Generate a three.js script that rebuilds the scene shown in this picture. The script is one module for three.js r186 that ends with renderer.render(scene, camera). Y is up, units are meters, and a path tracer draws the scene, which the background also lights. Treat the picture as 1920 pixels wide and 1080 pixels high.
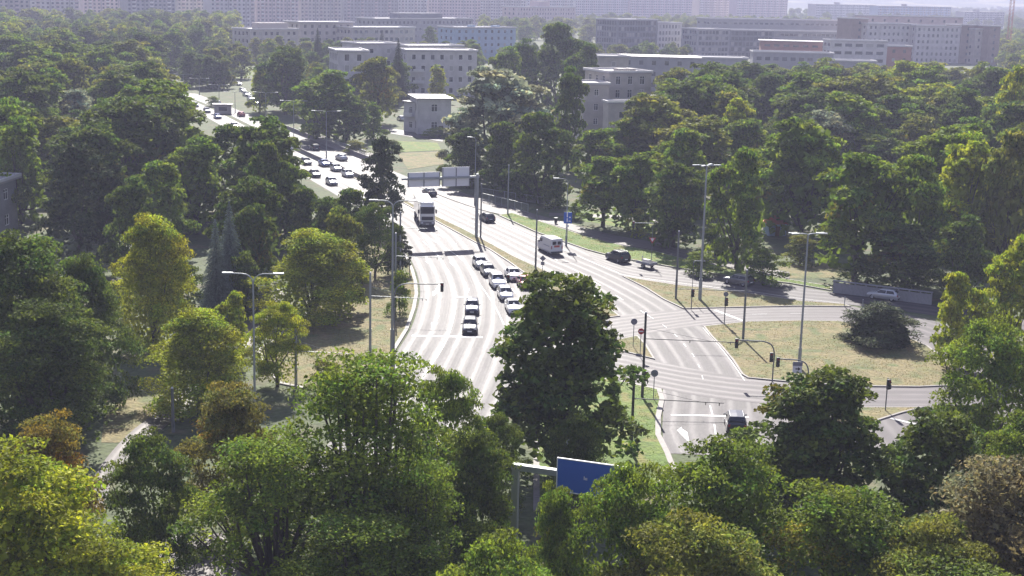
import * as THREE from 'three';
import { mergeGeometries } from 'three/addons/utils/BufferGeometryUtils.js';
import { RoundedBoxGeometry } from 'three/addons/geometries/RoundedBoxGeometry.js';

// ---------------------------------------------------------------- camera, sky, sun, exposure
const scene = new THREE.Scene();
const FOCAL = 2650, EYE = 39;                       // focal length in pixels of a 1920 px wide frame; eye height in metres
const camera = new THREE.PerspectiveCamera(2 * Math.atan(540 / FOCAL) * 180 / Math.PI, 16 / 9, 1, 26000);
camera.position.set(0, EYE, 0);
camera.rotation.set(-Math.atan(565 / FOCAL), 0, 1.4 * Math.PI / 180, 'YXZ');
camera.updateMatrixWorld(true);

const SUN = new THREE.Vector3(-0.095, Math.tan(38 * Math.PI / 180), -1).normalize();   // low autumn sun ahead of the viewer
const sun = new THREE.DirectionalLight(new THREE.Color(1, 0.95, 0.87), 5);
sun.position.copy(SUN).multiplyScalar(600).add(new THREE.Vector3(0, 0, -200));
sun.target.position.set(0, 0, -200);
sun.castShadow = true;
sun.shadow.mapSize.set(4096, 4096);
Object.assign(sun.shadow.camera, { left: -260, right: 260, top: 320, bottom: -320, near: 10, far: 1600 });
scene.add(sun, sun.target);

{
  const W = 256, HH = 128, d = new Float32Array(W * HH * 4), v = new THREE.Vector3();
  for (let j = 0; j < HH; j++) for (let i = 0; i < W; i++) {
    const up = ((j + 0.5) / HH - 0.5) * Math.PI, az = ((i + 0.5) / W - 0.5) * 2 * Math.PI;
    v.set(Math.cos(az) * Math.cos(up), Math.sin(up), Math.sin(az) * Math.cos(up));
    const e = Math.max(0, v.y), k = Math.pow(1 - e, 2.6), c = Math.max(0, v.dot(SUN)), m = 0.2 * Math.pow(c, 6) + 1.0 * Math.pow(c, 40);
    const o = (j * W + i) * 4;
    d[o] = 0.07 + 0.24 * k + m; d[o + 1] = 0.095 + 0.225 * k + m * 0.95; d[o + 2] = 0.2 + 0.2 * k + m * 0.9; d[o + 3] = 1;
  }
  const t = new THREE.DataTexture(d, W, HH, THREE.RGBAFormat, THREE.FloatType);
  t.mapping = THREE.EquirectangularReflectionMapping; t.magFilter = t.minFilter = THREE.LinearFilter; t.needsUpdate = true;
  scene.background = t; scene.environment = t;
}
scene.fog = new THREE.FogExp2(new THREE.Color(0.72, 0.74, 1.0), 0.00029);

const renderer = new THREE.WebGLRenderer({ antialias: true });
renderer.setSize(1024, 576);
renderer.toneMapping = THREE.LinearToneMapping;
renderer.toneMappingExposure = 2.8;
renderer.shadowMap.enabled = true;
renderer.shadowMap.type = THREE.PCFSoftShadowMap;

// ---------------------------------------------------------------- helpers
const V = (x, y, z) => new THREE.Vector3(x, y, z);
function rng(seed) { let s = seed >>> 0; return () => { s = (s + 0x6d2b79f5) >>> 0; let t = Math.imul(s ^ (s >>> 15), 1 | s); t = (t + Math.imul(t ^ (t >>> 7), 61 | t)) ^ t; return ((t ^ (t >>> 14)) >>> 0) / 4294967296; }; }
const CQ = camera.quaternion.clone(), CQI = CQ.clone().invert();
// where a line of sight meets the ground (or a level y above it)
function G(px, py, y = 0) {
  const d = V((px - 960) / FOCAL, -(py - 540) / FOCAL, -1).applyQuaternion(CQ);
  const t = (EYE - y) / -d.y;
  return V(d.x * t, y, d.z * t);
}
function project(p) { const q = p.clone().sub(camera.position).applyQuaternion(CQI); return [960 + FOCAL * q.x / -q.z, 540 - FOCAL * q.y / -q.z, -q.z]; }
const scaleAt = (p) => FOCAL / project(p)[2];
// real height of something that stands at p and reaches picture row top
function heightTo(p, top) { let lo = 0, hi = 80; for (let i = 0; i < 40; i++) { const m = (lo + hi) / 2; if (project(V(p.x, p.y + m, p.z))[1] > top) lo = m; else hi = m; } return lo; }
const turnTo = (a, b) => Math.atan2(-(b.z - a.z), b.x - a.x);     // rotation.y that points local +x from a to b

const taken = new Map();
function numbered(name) { const n = taken.get(name) ?? 0; taken.set(name, n + 1); return n ? name + '_' + String(n).padStart(3, '0') : name; }
function shadowed(o) { o.traverse((m) => { if (m.isMesh) { m.castShadow = true; m.receiveShadow = true; } }); return o; }
function thing(name, label, category, group, pos, turn = 0) {
  const o = new THREE.Group(); o.name = numbered(name); if (pos) o.position.copy(pos); o.rotation.y = turn;
  o.userData = { label, category }; if (group) o.userData.group = group;
  scene.add(o); return o;
}
function part(name, geometry, material, parent) { const m = new THREE.Mesh(geometry, material); m.name = name; m.castShadow = m.receiveShadow = true; parent.add(m); return m; }
function structure(name, geometry, material) { const m = part(numbered(name), geometry, material, scene); m.userData.kind = 'structure'; return m; }
function tag(o, label, category, group) { o.userData.label = label; o.userData.category = category; if (group) o.userData.group = group; return o; }
function copyOf(root, label, pos, turn) { const r = root.clone(); r.name = numbered(root.name.replace(/_\d{3}$/, '')); r.userData = { ...root.userData, label }; scene.add(r); if (pos) r.position.copy(pos); if (turn !== undefined) r.rotation.y = turn; return r; }
const plain = (g) => { const q = g.index ? g.toNonIndexed() : g; for (const k of Object.keys(q.attributes)) if (!['position', 'normal', 'uv'].includes(k)) q.deleteAttribute(k); return q; };
const merge = (list) => mergeGeometries(list.map(plain));
function box(w, h, d, x = 0, y = 0, z = 0) { return new THREE.BoxGeometry(w, h, d).translate(x, y, z); }
function rbox(w, h, d, r, x = 0, y = 0, z = 0, seg = 2) { return new RoundedBoxGeometry(w, h, d, seg, r).translate(x, y, z); }
function rod(a, b, r0, r1 = r0, sides = 8) {
  const d = b.clone().sub(a), L = d.length();
  return new THREE.CylinderGeometry(r1, r0, L, sides, 1).translate(0, L / 2, 0).applyQuaternion(new THREE.Quaternion().setFromUnitVectors(V(0, 1, 0), d.normalize())).translate(a.x, a.y, a.z);
}
function bend(points, r, seg = 14, sides = 7) { return new THREE.TubeGeometry(new THREE.CatmullRomCurve3(points), seg, r, sides); }
const mat = (r, g, b, rough = 0.8, o = {}) => new THREE.MeshStandardMaterial({ color: new THREE.Color().setRGB(r, g, b), roughness: rough, metalness: 0, ...o });
const phys = (r, g, b, rough, o) => new THREE.MeshPhysicalMaterial({ color: new THREE.Color().setRGB(r, g, b), roughness: rough, ...o });

// periodic value noise in 0..1 for computed textures
function tileNoise(seed, period) {
  const r = rng(seed), t = new Float32Array(period * period).map(() => r());
  return (x, y) => {
    const xi = Math.floor(x), yi = Math.floor(y), fx = x - xi, fy = y - yi, u = fx * fx * (3 - 2 * fx), v = fy * fy * (3 - 2 * fy);
    const at = (a, b) => t[(((b % period) + period) % period) * period + (((a % period) + period) % period)];
    return (at(xi, yi) * (1 - u) + at(xi + 1, yi) * u) * (1 - v) + (at(xi, yi + 1) * (1 - u) + at(xi + 1, yi + 1) * u) * v;
  };
}
function texture(w, h, fn, srgb = true) {
  const d = new Uint8Array(w * h * 4);
  for (let y = 0; y < h; y++) for (let x = 0; x < w; x++) { const c = fn(x / w, y / h), o = (y * w + x) * 4; for (let k = 0; k < 3; k++) d[o + k] = Math.max(0, Math.min(255, 255 * (srgb ? Math.pow(Math.max(0, c[k]), 1 / 2.2) : c[k]))); d[o + 3] = 255; }
  const t = new THREE.DataTexture(d, w, h); t.wrapS = t.wrapT = THREE.RepeatWrapping; t.magFilter = THREE.LinearFilter; t.minFilter = THREE.LinearMipmapLinearFilter; t.generateMipmaps = true;
  if (srgb) t.colorSpace = THREE.SRGBColorSpace; t.needsUpdate = true; return t;
}
// ---------------------------------------------------------------- ground, roads, verges
const px = (list) => list.map(([x, y]) => G(x, y));
function smooth(points, n, closed = false) { return new THREE.CatmullRomCurve3(points, closed, 'centripetal').getSpacedPoints(n); }
const grassNoise = [8, 16, 32, 64, 128].map((p, i) => [tileNoise(40 + i, p), p]);
const grassAt = (u, v) => { let s = 0, a = 0.5; for (const [f, p] of grassNoise) { s += f(u * p, v * p) * a; a *= 0.62; } return s / 1.16; };
function grassTexture(cA, cB, cC, seed) {
  const o = seed * 0.37;
  return texture(512, 512, (u, v) => {
    const n = grassAt(u + o, v + o), m = grassNoise[1][0](u * 16 + 3, v * 16 + 9), f = grassNoise[4][0](u * 128, v * 128) * 0.5 + grassNoise[3][0](u * 64 + 5, v * 64) * 0.5;
    const k = Math.min(1, Math.max(0, (n - 0.42) * 4)), q = Math.min(1, Math.max(0, (m - 0.58) * 3));
    return [0, 1, 2].map((c) => (cA[c] * (1 - k) + cB[c] * k) * (1 - q) * (0.6 + 0.8 * f) + cC[c] * q * (0.6 + 0.8 * f));
  });
}
const grassBump = texture(512, 512, (u, v) => { const n = 0.5 * grassNoise[4][0](u * 128, v * 128) + 0.3 * grassNoise[3][0](u * 64, v * 64) + 0.2 * grassNoise[2][0](u * 32, v * 32); return [n, n, n]; }, false);
function grassMaterial(a, b, c, seed, size) {
  const t = grassTexture(a, b, c, seed), bump = grassBump.clone(); t.repeat.set(1 / size, 1 / size); bump.repeat.set(1 / size, 1 / size); bump.needsUpdate = true;
  return new THREE.MeshStandardMaterial({ map: t, roughness: 0.95, bumpMap: bump, bumpScale: 0.12 });
}
const dryGrass = grassMaterial([0.155, 0.125, 0.05], [0.12, 0.116, 0.036], [0.08, 0.1, 0.024], 1, 22);
const greenGrass = grassMaterial([0.075, 0.125, 0.012], [0.11, 0.15, 0.018], [0.15, 0.14, 0.03], 2, 18);
const parkGrass = grassMaterial([0.06, 0.078, 0.024], [0.045, 0.062, 0.018], [0.09, 0.08, 0.036], 3, 36);
const concrete = (() => {
  const n1 = tileNoise(70, 128), n2 = tileNoise(71, 16);
  const t = texture(256, 256, (u, v) => { const k = 0.75 + 0.25 * n1(u * 128, v * 128) + 0.25 * (n2(u * 16, v * 16) - 0.5); return [0.22 * k, 0.2 * k, 0.185 * k]; });
  t.repeat.set(0.25, 0.25); return new THREE.MeshStandardMaterial({ map: t, roughness: 0.75 });
})();
// worn asphalt: polished wheel tracks, oil strip between them, patches and fine grain; u runs across one lane, v along it
function asphalt(seed, base, laneW, len, tracks = 1) {
  const grain = tileNoise(seed, 256), along = tileNoise(seed + 1, 64), patch = tileNoise(seed + 2, 16), line = tileNoise(seed + 3, 64);
  const wear = (u) => Math.exp(-Math.pow((u - 0.25) / 0.085, 2)) + Math.exp(-Math.pow((u - 0.75) / 0.085, 2));
  const val = (u, v) => {
    const w = wear(u + 0.02 * (along(3, v * 64) - 0.5)), oil = Math.exp(-Math.pow((u - 0.5) / 0.1, 2));
    return { w, k: 0.82 + tracks * (0.12 + 0.2 * patch(1, v * 16)) * w - tracks * (0.08 + 0.16 * patch(7, v * 16)) * oil + 0.5 * tracks * (line(u * 32, v * 2) - 0.5) + 0.36 * (patch(u * 4, v * 16) - 0.5) + 0.2 * (grain(u * 64, v * 256) - 0.5) };
  };
  const t = texture(128, 512, (u, v) => { const { k } = val(u, v); return base.map((c) => c * k); });
  const r = texture(128, 512, (u, v) => { const { w } = val(u, v), g = 0.72 - 0.09 * w + 0.08 * (line(u * 32, v * 2) - 0.5) + 0.1 * (grain(u * 64, v * 256) - 0.5); return [g, g, g]; }, false);
  for (const q of [t, r]) q.repeat.set(1 / laneW, 1 / len);
  return new THREE.MeshPhysicalMaterial({ map: t, roughnessMap: r, roughness: 1, ior: 1.38 });
}
const roadMat = asphalt(11, [0.06, 0.051, 0.056], 3.6, 46, 0.7), crossMat = asphalt(21, [0.074, 0.062, 0.068], 3.6, 37, 0.55), slipMat = asphalt(31, [0.062, 0.053, 0.058], 4.2, 41);
const queueMat = asphalt(51, [0.06, 0.051, 0.056], 3.4, 43, 0.35);
const pavingMat = asphalt(41, [0.1, 0.085, 0.082], 2.3, 29);
const paint = (() => { const n = tileNoise(90, 64), t = texture(128, 128, (u, v) => { const k = 0.24 + 0.3 * n(u * 64, v * 64); return [k, k, k * 0.98]; }); t.repeat.set(0.5, 0.5); return new THREE.MeshStandardMaterial({ map: t, roughness: 0.45 }); })();

function sheet(outline, y) {           // flat polygon on the ground, uv in metres
  const s = new THREE.Shape(outline.map((p) => new THREE.Vector2(p.x, -p.z)));
  return new THREE.ShapeGeometry(s).rotateX(-Math.PI / 2).translate(0, y, 0);
}
function ribbon(left, right, y, n = 60) {   // strip between two edges; uv: metres across, metres along
  const A = smooth(left, n), B = smooth(right, n), pos = [], uv = [], idx = [], cols = 4; let v = 0;
  for (let i = 0; i <= n; i++) {
    const w = A[i].distanceTo(B[i]);
    if (i) v += 0.5 * (A[i].distanceTo(A[i - 1]) + B[i].distanceTo(B[i - 1]));
    for (let k = 0; k <= cols; k++) { const p = A[i].clone().lerp(B[i], k / cols); pos.push(p.x, y, p.z); uv.push(w * k / cols, v); }
  }
  for (let i = 0; i < n; i++) for (let k = 0; k < cols; k++) { const a = i * (cols + 1) + k, b = a + 1, c = a + cols + 1, d = c + 1; idx.push(a, b, c, b, d, c); }
  const g = new THREE.BufferGeometry(); g.setAttribute('position', new THREE.Float32BufferAttribute(pos, 3)); g.setAttribute('uv', new THREE.Float32BufferAttribute(uv, 2)); g.setIndex(idx); g.computeVertexNormals();
  if (g.attributes.normal.getY(0) < 0) { const q = g.index.array; for (let i = 0; i < q.length; i += 3) { const t = q[i]; q[i] = q[i + 1]; q[i + 1] = t; } g.computeVertexNormals(); }
  return g;
}
function inset(pts, d) {               // move every edge of a closed outline inwards by d
  const n = pts.length; let area = 0; for (let i = 0; i < n; i++) { const a = pts[i], b = pts[(i + 1) % n]; area += a.x * b.z - b.x * a.z; }
  const s = Math.sign(area);
  return pts.map((p, i) => {
    const a = pts[(i + n - 1) % n], b = pts[(i + 1) % n], e1 = p.clone().sub(a).setY(0).normalize(), e2 = b.clone().sub(p).setY(0).normalize();
    const nrm = V(-e1.z - e2.z, 0, e1.x + e2.x).normalize(), c = Math.max(0.45, nrm.dot(V(-e1.z, 0, e1.x)));
    return p.clone().addScaledVector(nrm, s * d / c);
  });
}
const outlines = [];
function island(name, label, outline, material, o = {}) {   // raised verge with a kerb round it
  const kerb = o.kerb ?? 0.24, h = o.h ?? 0.13;
  const inner = inset(outline, kerb);
  const top = sheet(inner, h);
  const m = structure(name, top, material); m.userData.label = label;
  const shape = new THREE.Shape(outline.map((p) => new THREE.Vector2(p.x, -p.z)));
  shape.holes.push(new THREE.Path(inner.map((p) => new THREE.Vector2(p.x, -p.z)).reverse()));
  outlines.push([inner, material, h]);
  part('kerb', new THREE.ExtrudeGeometry(shape, { depth: h + 0.012, bevelEnabled: false }).rotateX(-Math.PI / 2), concrete, m);
  return m;
}
const ground = structure('ground', new THREE.PlaneGeometry(18000, 18000, 1, 1).rotateX(-Math.PI / 2).translate(0, 0, -8500), parkGrass);
{ const uv = ground.geometry.attributes.uv; for (let i = 0; i < uv.count; i++) uv.setXY(i, uv.getX(i) * 18000, uv.getY(i) * 18000); }

// edges of the carriageways, read from the photograph and laid on the ground (near to far)
const inEdgeL = px([[560, 900], [690, 740], [746, 657], [770, 618], [783, 580], [788, 552], [786, 530], [780, 508], [770, 486], [757, 462], [742, 438], [715, 415], [668, 388], [620, 360], [560, 324], [500, 287], [430, 245], [375, 213], [340, 194], [300, 174]]);
const inEdgeR = px([[900, 900], [960, 740], [1005, 657], [1022, 618], [1030, 580], [1025, 552], [1008, 530], [987, 515], [960, 496], [925, 472], [890, 454], [820, 416], [745, 374], [668, 336], [597, 304], [520, 267], [440, 226], [385, 199], [325, 174]]);
const outEdgeL = px([[1262, 850], [1243, 815], [1243, 783], [1250, 750], [1247, 728], [1230, 680], [1210, 647], [1192, 622], [1160, 593], [1135, 571], [1085, 540], [1035, 513], [1000, 497], [965, 481], [927, 460], [890, 440], [820, 406], [745, 367], [672, 331], [597, 297], [525, 263], [445, 223], [390, 197], [330, 173]]);
const outEdgeR = px([[1440, 850], [1425, 815], [1412, 783], [1406, 750], [1398, 722], [1376, 680], [1350, 648], [1320, 614], [1278, 579], [1243, 561], [1210, 540], [1168, 519], [1132, 497], [1100, 470], [1060, 456], [1005, 437], [932, 404], [860, 372], [760, 330], [680, 298], [600, 268], [500, 228], [430, 200], [370, 176]]);
const base = structure('intersection', sheet(px([[1130, 571], [1160, 520], [1330, 545], [1600, 575], [1700, 600], [1900, 640], [1960, 800], [1500, 860], [1243, 850], [1243, 728], [1100, 700], [1000, 660], [1010, 560]]), 0.02), crossMat);
const roadIn = structure('road', ribbon(inEdgeL, inEdgeR, 0.024, 120), queueMat); roadIn.userData.label = 'carriageway coming towards the viewer with the queue';
const crossUp = structure('cross_road', ribbon(px([[1020, 655], [1130, 640], [1195, 629], [1313, 611], [1400, 603], [1500, 601], [1570, 602], [1640, 612], [1720, 640]]), px([[1010, 600], [1130, 597], [1163, 592], [1280, 581], [1400, 577], [1500, 575], [1593, 577], [1680, 586], [1800, 615]]), 0.032, 60), crossMat);
const crossLow = structure('cross_road', ribbon(px([[1000, 690], [1120, 705], [1177, 715], [1243, 730], [1320, 744], [1420, 756], [1520, 762], [1633, 764], [1723, 764], [1960, 764]]), px([[1000, 640], [1110, 652], [1160, 658], [1227, 677], [1310, 694], [1400, 710], [1517, 722], [1633, 727], [1723, 728], [1960, 728]]), 0.036, 60), crossMat);
const roadOut = structure('road', ribbon(outEdgeL, outEdgeR, 0.028, 120), roadMat); roadOut.userData.label = 'carriageway leading away from the viewer towards the city';
const slip = structure('slip_road', ribbon(px([[1120, 498], [1152, 513], [1185, 523], [1267, 534], [1393, 548], [1500, 564], [1583, 571], [1700, 585], [1800, 600], [1960, 625]]), px([[1098, 470], [1132, 479], [1180, 489], [1260, 503], [1380, 522], [1480, 534], [1560, 548], [1700, 562], [1800, 580], [1960, 600]]), 0.04, 50), slipMat);

// green islands and verges
island('median', 'grass median between the two carriageways', [...px([[1163, 594], [1130, 598], [1070, 566], [1025, 540], [987, 516], [952, 491], [915, 467], [890, 455], [865, 441], [820, 417], [745, 375], [668, 337], [597, 305]]), ...px([[597, 298], [672, 332], [745, 368], [820, 407], [865, 428], [890, 441], [927, 461], [965, 482], [1000, 498], [1035, 514], [1085, 541], [1135, 572]])], dryGrass);
island('grass_island', 'long dry grass triangle between slip road and crossing', [...px([[1167, 519], [1190, 523], [1267, 535], [1330, 542], [1393, 549], [1500, 565], [1583, 571], [1596, 576], [1500, 575], [1400, 577], [1317, 579], [1281, 580], [1243, 562], [1210, 541]])], dryGrass);
island('grass_island', 'large dry grass island with the double lamp', [...px([[1318, 613], [1400, 604], [1500, 602], [1570, 603], [1660, 614], [1740, 650], [1790, 690], [1790, 724], [1723, 727], [1633, 726], [1517, 721], [1433, 713], [1402, 710], [1390, 703], [1373, 677], [1353, 653], [1333, 632]])], dryGrass);
island('grass_island', 'small grass triangle with two round signs', px([[1110, 648], [1195, 630], [1212, 647], [1228, 675], [1200, 668], [1150, 656]]), dryGrass);
island('grass_island', 'dry grass corner below the crossing road', px([[1560, 765], [1732, 765], [1690, 776], [1640, 792], [1600, 820], [1560, 800]]), dryGrass);
island('verge', 'bright green verge beside the stop line', px([[1000, 716], [1100, 705], [1177, 717], [1240, 731], [1246, 750], [1239, 783], [1239, 817], [1256, 850], [1275, 900], [1000, 960]]), greenGrass, { kerb: 0.5 });
island('verge', 'green verge along the slip lane and footpath', [...px([[934, 404], [1005, 436], [1060, 455], [1100, 469], [1134, 478], [1182, 488], [1262, 502], [1382, 521], [1480, 532], [1560, 546]]), ...px([[1560, 538], [1480, 525], [1380, 506], [1290, 488], [1230, 472], [1170, 462], [1110, 447], [1060, 431], [1010, 415], [960, 400]])], greenGrass);
island('verge', 'dry grass verge left of the incoming carriageway', [...px([[742, 657], [766, 618], [779, 580], [784, 552], [782, 530], [776, 508], [766, 486], [753, 462], [738, 438], [711, 405]]), ...px([[690, 420], [640, 520], [560, 600], [480, 660], [520, 720], [620, 740], [690, 735]])], dryGrass, { kerb: 0.45 });
// footpaths
structure('footpath', ribbon(px([[1010, 415], [1060, 430], [1110, 446], [1170, 461], [1230, 471], [1290, 487], [1380, 505], [1480, 524]]), px([[1000, 402], [1060, 418], [1110, 432], [1170, 446], [1230, 456], [1290, 472], [1380, 492], [1480, 512]]), 0.15, 40), pavingMat);
structure('footpath', ribbon(px([[770, 345], [860, 380], [925, 400], [1010, 415]]), px([[800, 338], [880, 366], [950, 385], [1000, 402]]), 0.12, 20), pavingMat);
structure('footpath', ribbon(px([[150, 960], [185, 880], [240, 815], [300, 768], [380, 700], [450, 630], [490, 575], [520, 540]]), px([[195, 960], [220, 880], [285, 822], [345, 770], [420, 705], [478, 640], [506, 590], [532, 548]]), 0.03, 40), pavingMat);
structure('footpath', ribbon(px([[1030, 405], [1120, 408], [1220, 416], [1290, 440]]), px([[1030, 399], [1120, 402], [1225, 409], [1300, 434]]), 0.03, 20), pavingMat);
structure('parking_area', sheet(px([[250, 1010], [420, 1000], [460, 1100], [420, 1180], [200, 1200]]), 0.03), pavingMat);
structure('lawn', sheet(px([[1060, 395], [1240, 400], [1300, 430], [1230, 440], [1120, 418], [1060, 412]]), 0.016), greenGrass);
structure('lawn', sheet(px([[1455, 500], [1560, 490], [1600, 520], [1480, 522]]), 0.016), dryGrass);
structure('lawn', sheet(px([[200, 740], [330, 720], [330, 790], [230, 830], [190, 830]]), 0.016), dryGrass);
// far pieces: service road and lawns beside the boulevard
structure('lawn', sheet(px([[745, 288], [830, 284], [832, 308], [765, 318]]), 0.05), dryGrass);
structure('lawn', sheet(px([[690, 262], [820, 268], [828, 282], [742, 286], [690, 276]]), 0.054), greenGrass);
structure('lawn', sheet(px([[430, 105], [470, 105], [475, 140], [445, 150]]), 0.05), greenGrass);
structure('service_road', ribbon(px([[690, 240], [730, 250], [830, 266]]), px([[700, 232], [740, 242], [830, 254]]), 0.06, 16), slipMat);
structure('footpath', ribbon(px([[560, 251], [620, 271], [695, 297]]), px([[575, 246], [640, 266], [705, 289]]), 0.034, 16), pavingMat);

// grass tufts standing on the verges and islands: nobody could count them
{
  const blades = (seed) => { const r = rng(seed), pos = []; for (let i = 0; i < 7; i++) { const a = 6.28 * r(), x = 0.5 * (r() - 0.5), z = 0.5 * (r() - 0.5), h = 0.5 + 0.6 * r(), l = 0.5 * (r() - 0.5), m = 0.5 * (r() - 0.5), w = 0.09; pos.push(x - w * Math.cos(a), 0, z - w * Math.sin(a), x + w * Math.cos(a), 0, z + w * Math.sin(a), x + l, h, z + m); } const g = new THREE.BufferGeometry(); g.setAttribute('position', new THREE.Float32BufferAttribute(pos, 3)); return g; };
  const inPoly = (x, z, poly) => { let c = false; for (let i = 0, j = poly.length - 1; i < poly.length; j = i++) { const a = poly[i], b = poly[j]; if ((a.z > z) !== (b.z > z) && x < (b.x - a.x) * (z - a.z) / (b.z - a.z) + a.x) c = !c; } return c; };
  for (const [name, material, color, seed, label] of [['dry_grass', dryGrass, [0.24, 0.2, 0.075], 61, 'dry yellowish grass tufts on the islands and median'], ['green_grass', greenGrass, [0.14, 0.2, 0.025], 62, 'green grass tufts on the verges']]) {
    const r = rng(seed), spots = [];
    for (const [poly, m, h] of outlines) {
      if (m !== material) continue;
      const xs = poly.map((p) => p.x), zs = poly.map((p) => p.z), x0 = Math.min(...xs), x1 = Math.max(...xs), z0 = Math.max(-330, Math.min(...zs)), z1 = Math.max(...zs), n = Math.min(90000, (x1 - x0) * (z1 - z0) * 14);
      for (let i = 0; i < n; i++) { const x = x0 + (x1 - x0) * r(), z = z0 + (z1 - z0) * r(); if (grassAt(x / 22, z / 22) + 0.25 * r() > 0.6 && inPoly(x, z, poly)) spots.push([x, h, z, 0.05 + 0.09 * r(), 6.28 * r(), 0.7 + 0.8 * r(), r()]); }
    }
    const im = new THREE.InstancedMesh(blades(seed), new THREE.MeshPhysicalMaterial({ color: 0xffffff, roughness: 0.9, transmission: 0.45, thickness: 0, specularIntensity: 0.2, side: THREE.DoubleSide }), spots.length), m4 = new THREE.Matrix4(), q = new THREE.Quaternion(), c = new THREE.Color();
    spots.forEach(([x, y, z, s, a, b, g], i) => { im.setMatrixAt(i, m4.compose(V(x, y, z), q.setFromAxisAngle(V(0, 1, 0), a), V(s, s, s))); im.setColorAt(i, c.setRGB(color[0] * b * (0.8 + 0.4 * g), color[1] * b, color[2] * b)); });
    im.name = name; im.castShadow = im.receiveShadow = true; im.userData = { kind: 'stuff', label, category: 'grass' }; scene.add(im);
  }
}
// ---------------------------------------------------------------- buildings
const plaster = (r, g, b, seed = 1) => { const n = tileNoise(200 + seed, 64), m = tileNoise(260 + seed, 8), t = texture(128, 128, (u, v) => { const k = 0.86 + 0.16 * n(u * 64, v * 64) + 0.22 * (m(u * 8, v * 8) - 0.5); return [r * k, g * k, b * k]; }); t.repeat.set(1 / 9, 1 / 9); return new THREE.MeshStandardMaterial({ map: t, roughness: 0.85 }); };
const WALL = { white: plaster(0.5, 0.48, 0.465, 1), cream: plaster(0.42, 0.385, 0.345, 2), grey: plaster(0.26, 0.26, 0.27, 3), blue: plaster(0.3, 0.4, 0.5, 4), brown: plaster(0.24, 0.18, 0.15, 5), pink: plaster(0.52, 0.42, 0.4, 6), dark: plaster(0.14, 0.15, 0.17, 7), red: plaster(0.3, 0.13, 0.09, 8) };
const roofMat = (() => { const n = tileNoise(300, 64), m = tileNoise(301, 16), t = texture(128, 128, (u, v) => { const k = 0.7 + 0.3 * n(u * 64, v * 64) + 0.35 * (m(u * 16, v * 16) - 0.5); return [0.36 * k, 0.34 * k, 0.335 * k]; }); t.repeat.set(1 / 14, 1 / 14); return new THREE.MeshPhysicalMaterial({ map: t, roughness: 0.45, ior: 1.6 }); })();
const trimMat = mat(0.55, 0.54, 0.52, 0.5), frameMat = mat(0.7, 0.69, 0.67, 0.5);
const GLASS = [phys(0.02, 0.025, 0.03, 0.12, { ior: 1.6 }), phys(0.06, 0.065, 0.075, 0.2, { ior: 1.5 }), phys(0.3, 0.29, 0.27, 0.45, {})];   // dark room, half drawn, pale blind
const metalMat = new THREE.MeshStandardMaterial({ color: new THREE.Color().setRGB(0.45, 0.45, 0.46), roughness: 0.45, metalness: 0.6 });
const buildingSpots = [];
function wallGeometry(w, h, cols, rows, ww, wh, o) {   // wall w by h with window openings, 0.3 m thick, outer face at z = 0
  const s = new THREE.Shape([new THREE.Vector2(0, 0), new THREE.Vector2(w, 0), new THREE.Vector2(w, h), new THREE.Vector2(0, h)]), holes = [];
  const sh = h / rows, sw = (w - 2 * (o.margin ?? 1)) / cols;
  for (let r = o.skip ?? 0; r < rows; r++) for (let c = 0; c < cols; c++) {
    const x = (o.margin ?? 1) + sw * (c + 0.5), y = sh * r + sh * 0.5;
    s.holes.push(new THREE.Path([new THREE.Vector2(x - ww / 2, y - wh / 2), new THREE.Vector2(x - ww / 2, y + wh / 2), new THREE.Vector2(x + ww / 2, y + wh / 2), new THREE.Vector2(x + ww / 2, y - wh / 2)])); holes.push([x, y]);
  }
  return [new THREE.ExtrudeGeometry(s, { depth: 0.3, bevelEnabled: false }).translate(0, 0, -0.3), holes];
}
const windowCache = new Map();
function windowGeometry(ww, wh, fine) {
  const key = ww.toFixed(2) + '/' + wh.toFixed(2) + fine;
  if (!windowCache.has(key)) {
    const f = [box(ww, 0.09, 0.08, 0, wh / 2 - 0.045), box(ww, 0.09, 0.08, 0, -wh / 2 + 0.045), box(0.09, wh - 0.18, 0.08, -ww / 2 + 0.045), box(0.09, wh - 0.18, 0.08, ww / 2 - 0.045)];
    if (fine) f.push(box(0.08, wh - 0.18, 0.07), box(ww - 0.18, 0.06, 0.06, 0, wh * 0.18, 0));
    windowCache.set(key, [merge(f), box(ww - 0.02, wh - 0.02, 0.03, 0, 0, -0.03)]);
  }
  return windowCache.get(key);
}
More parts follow.
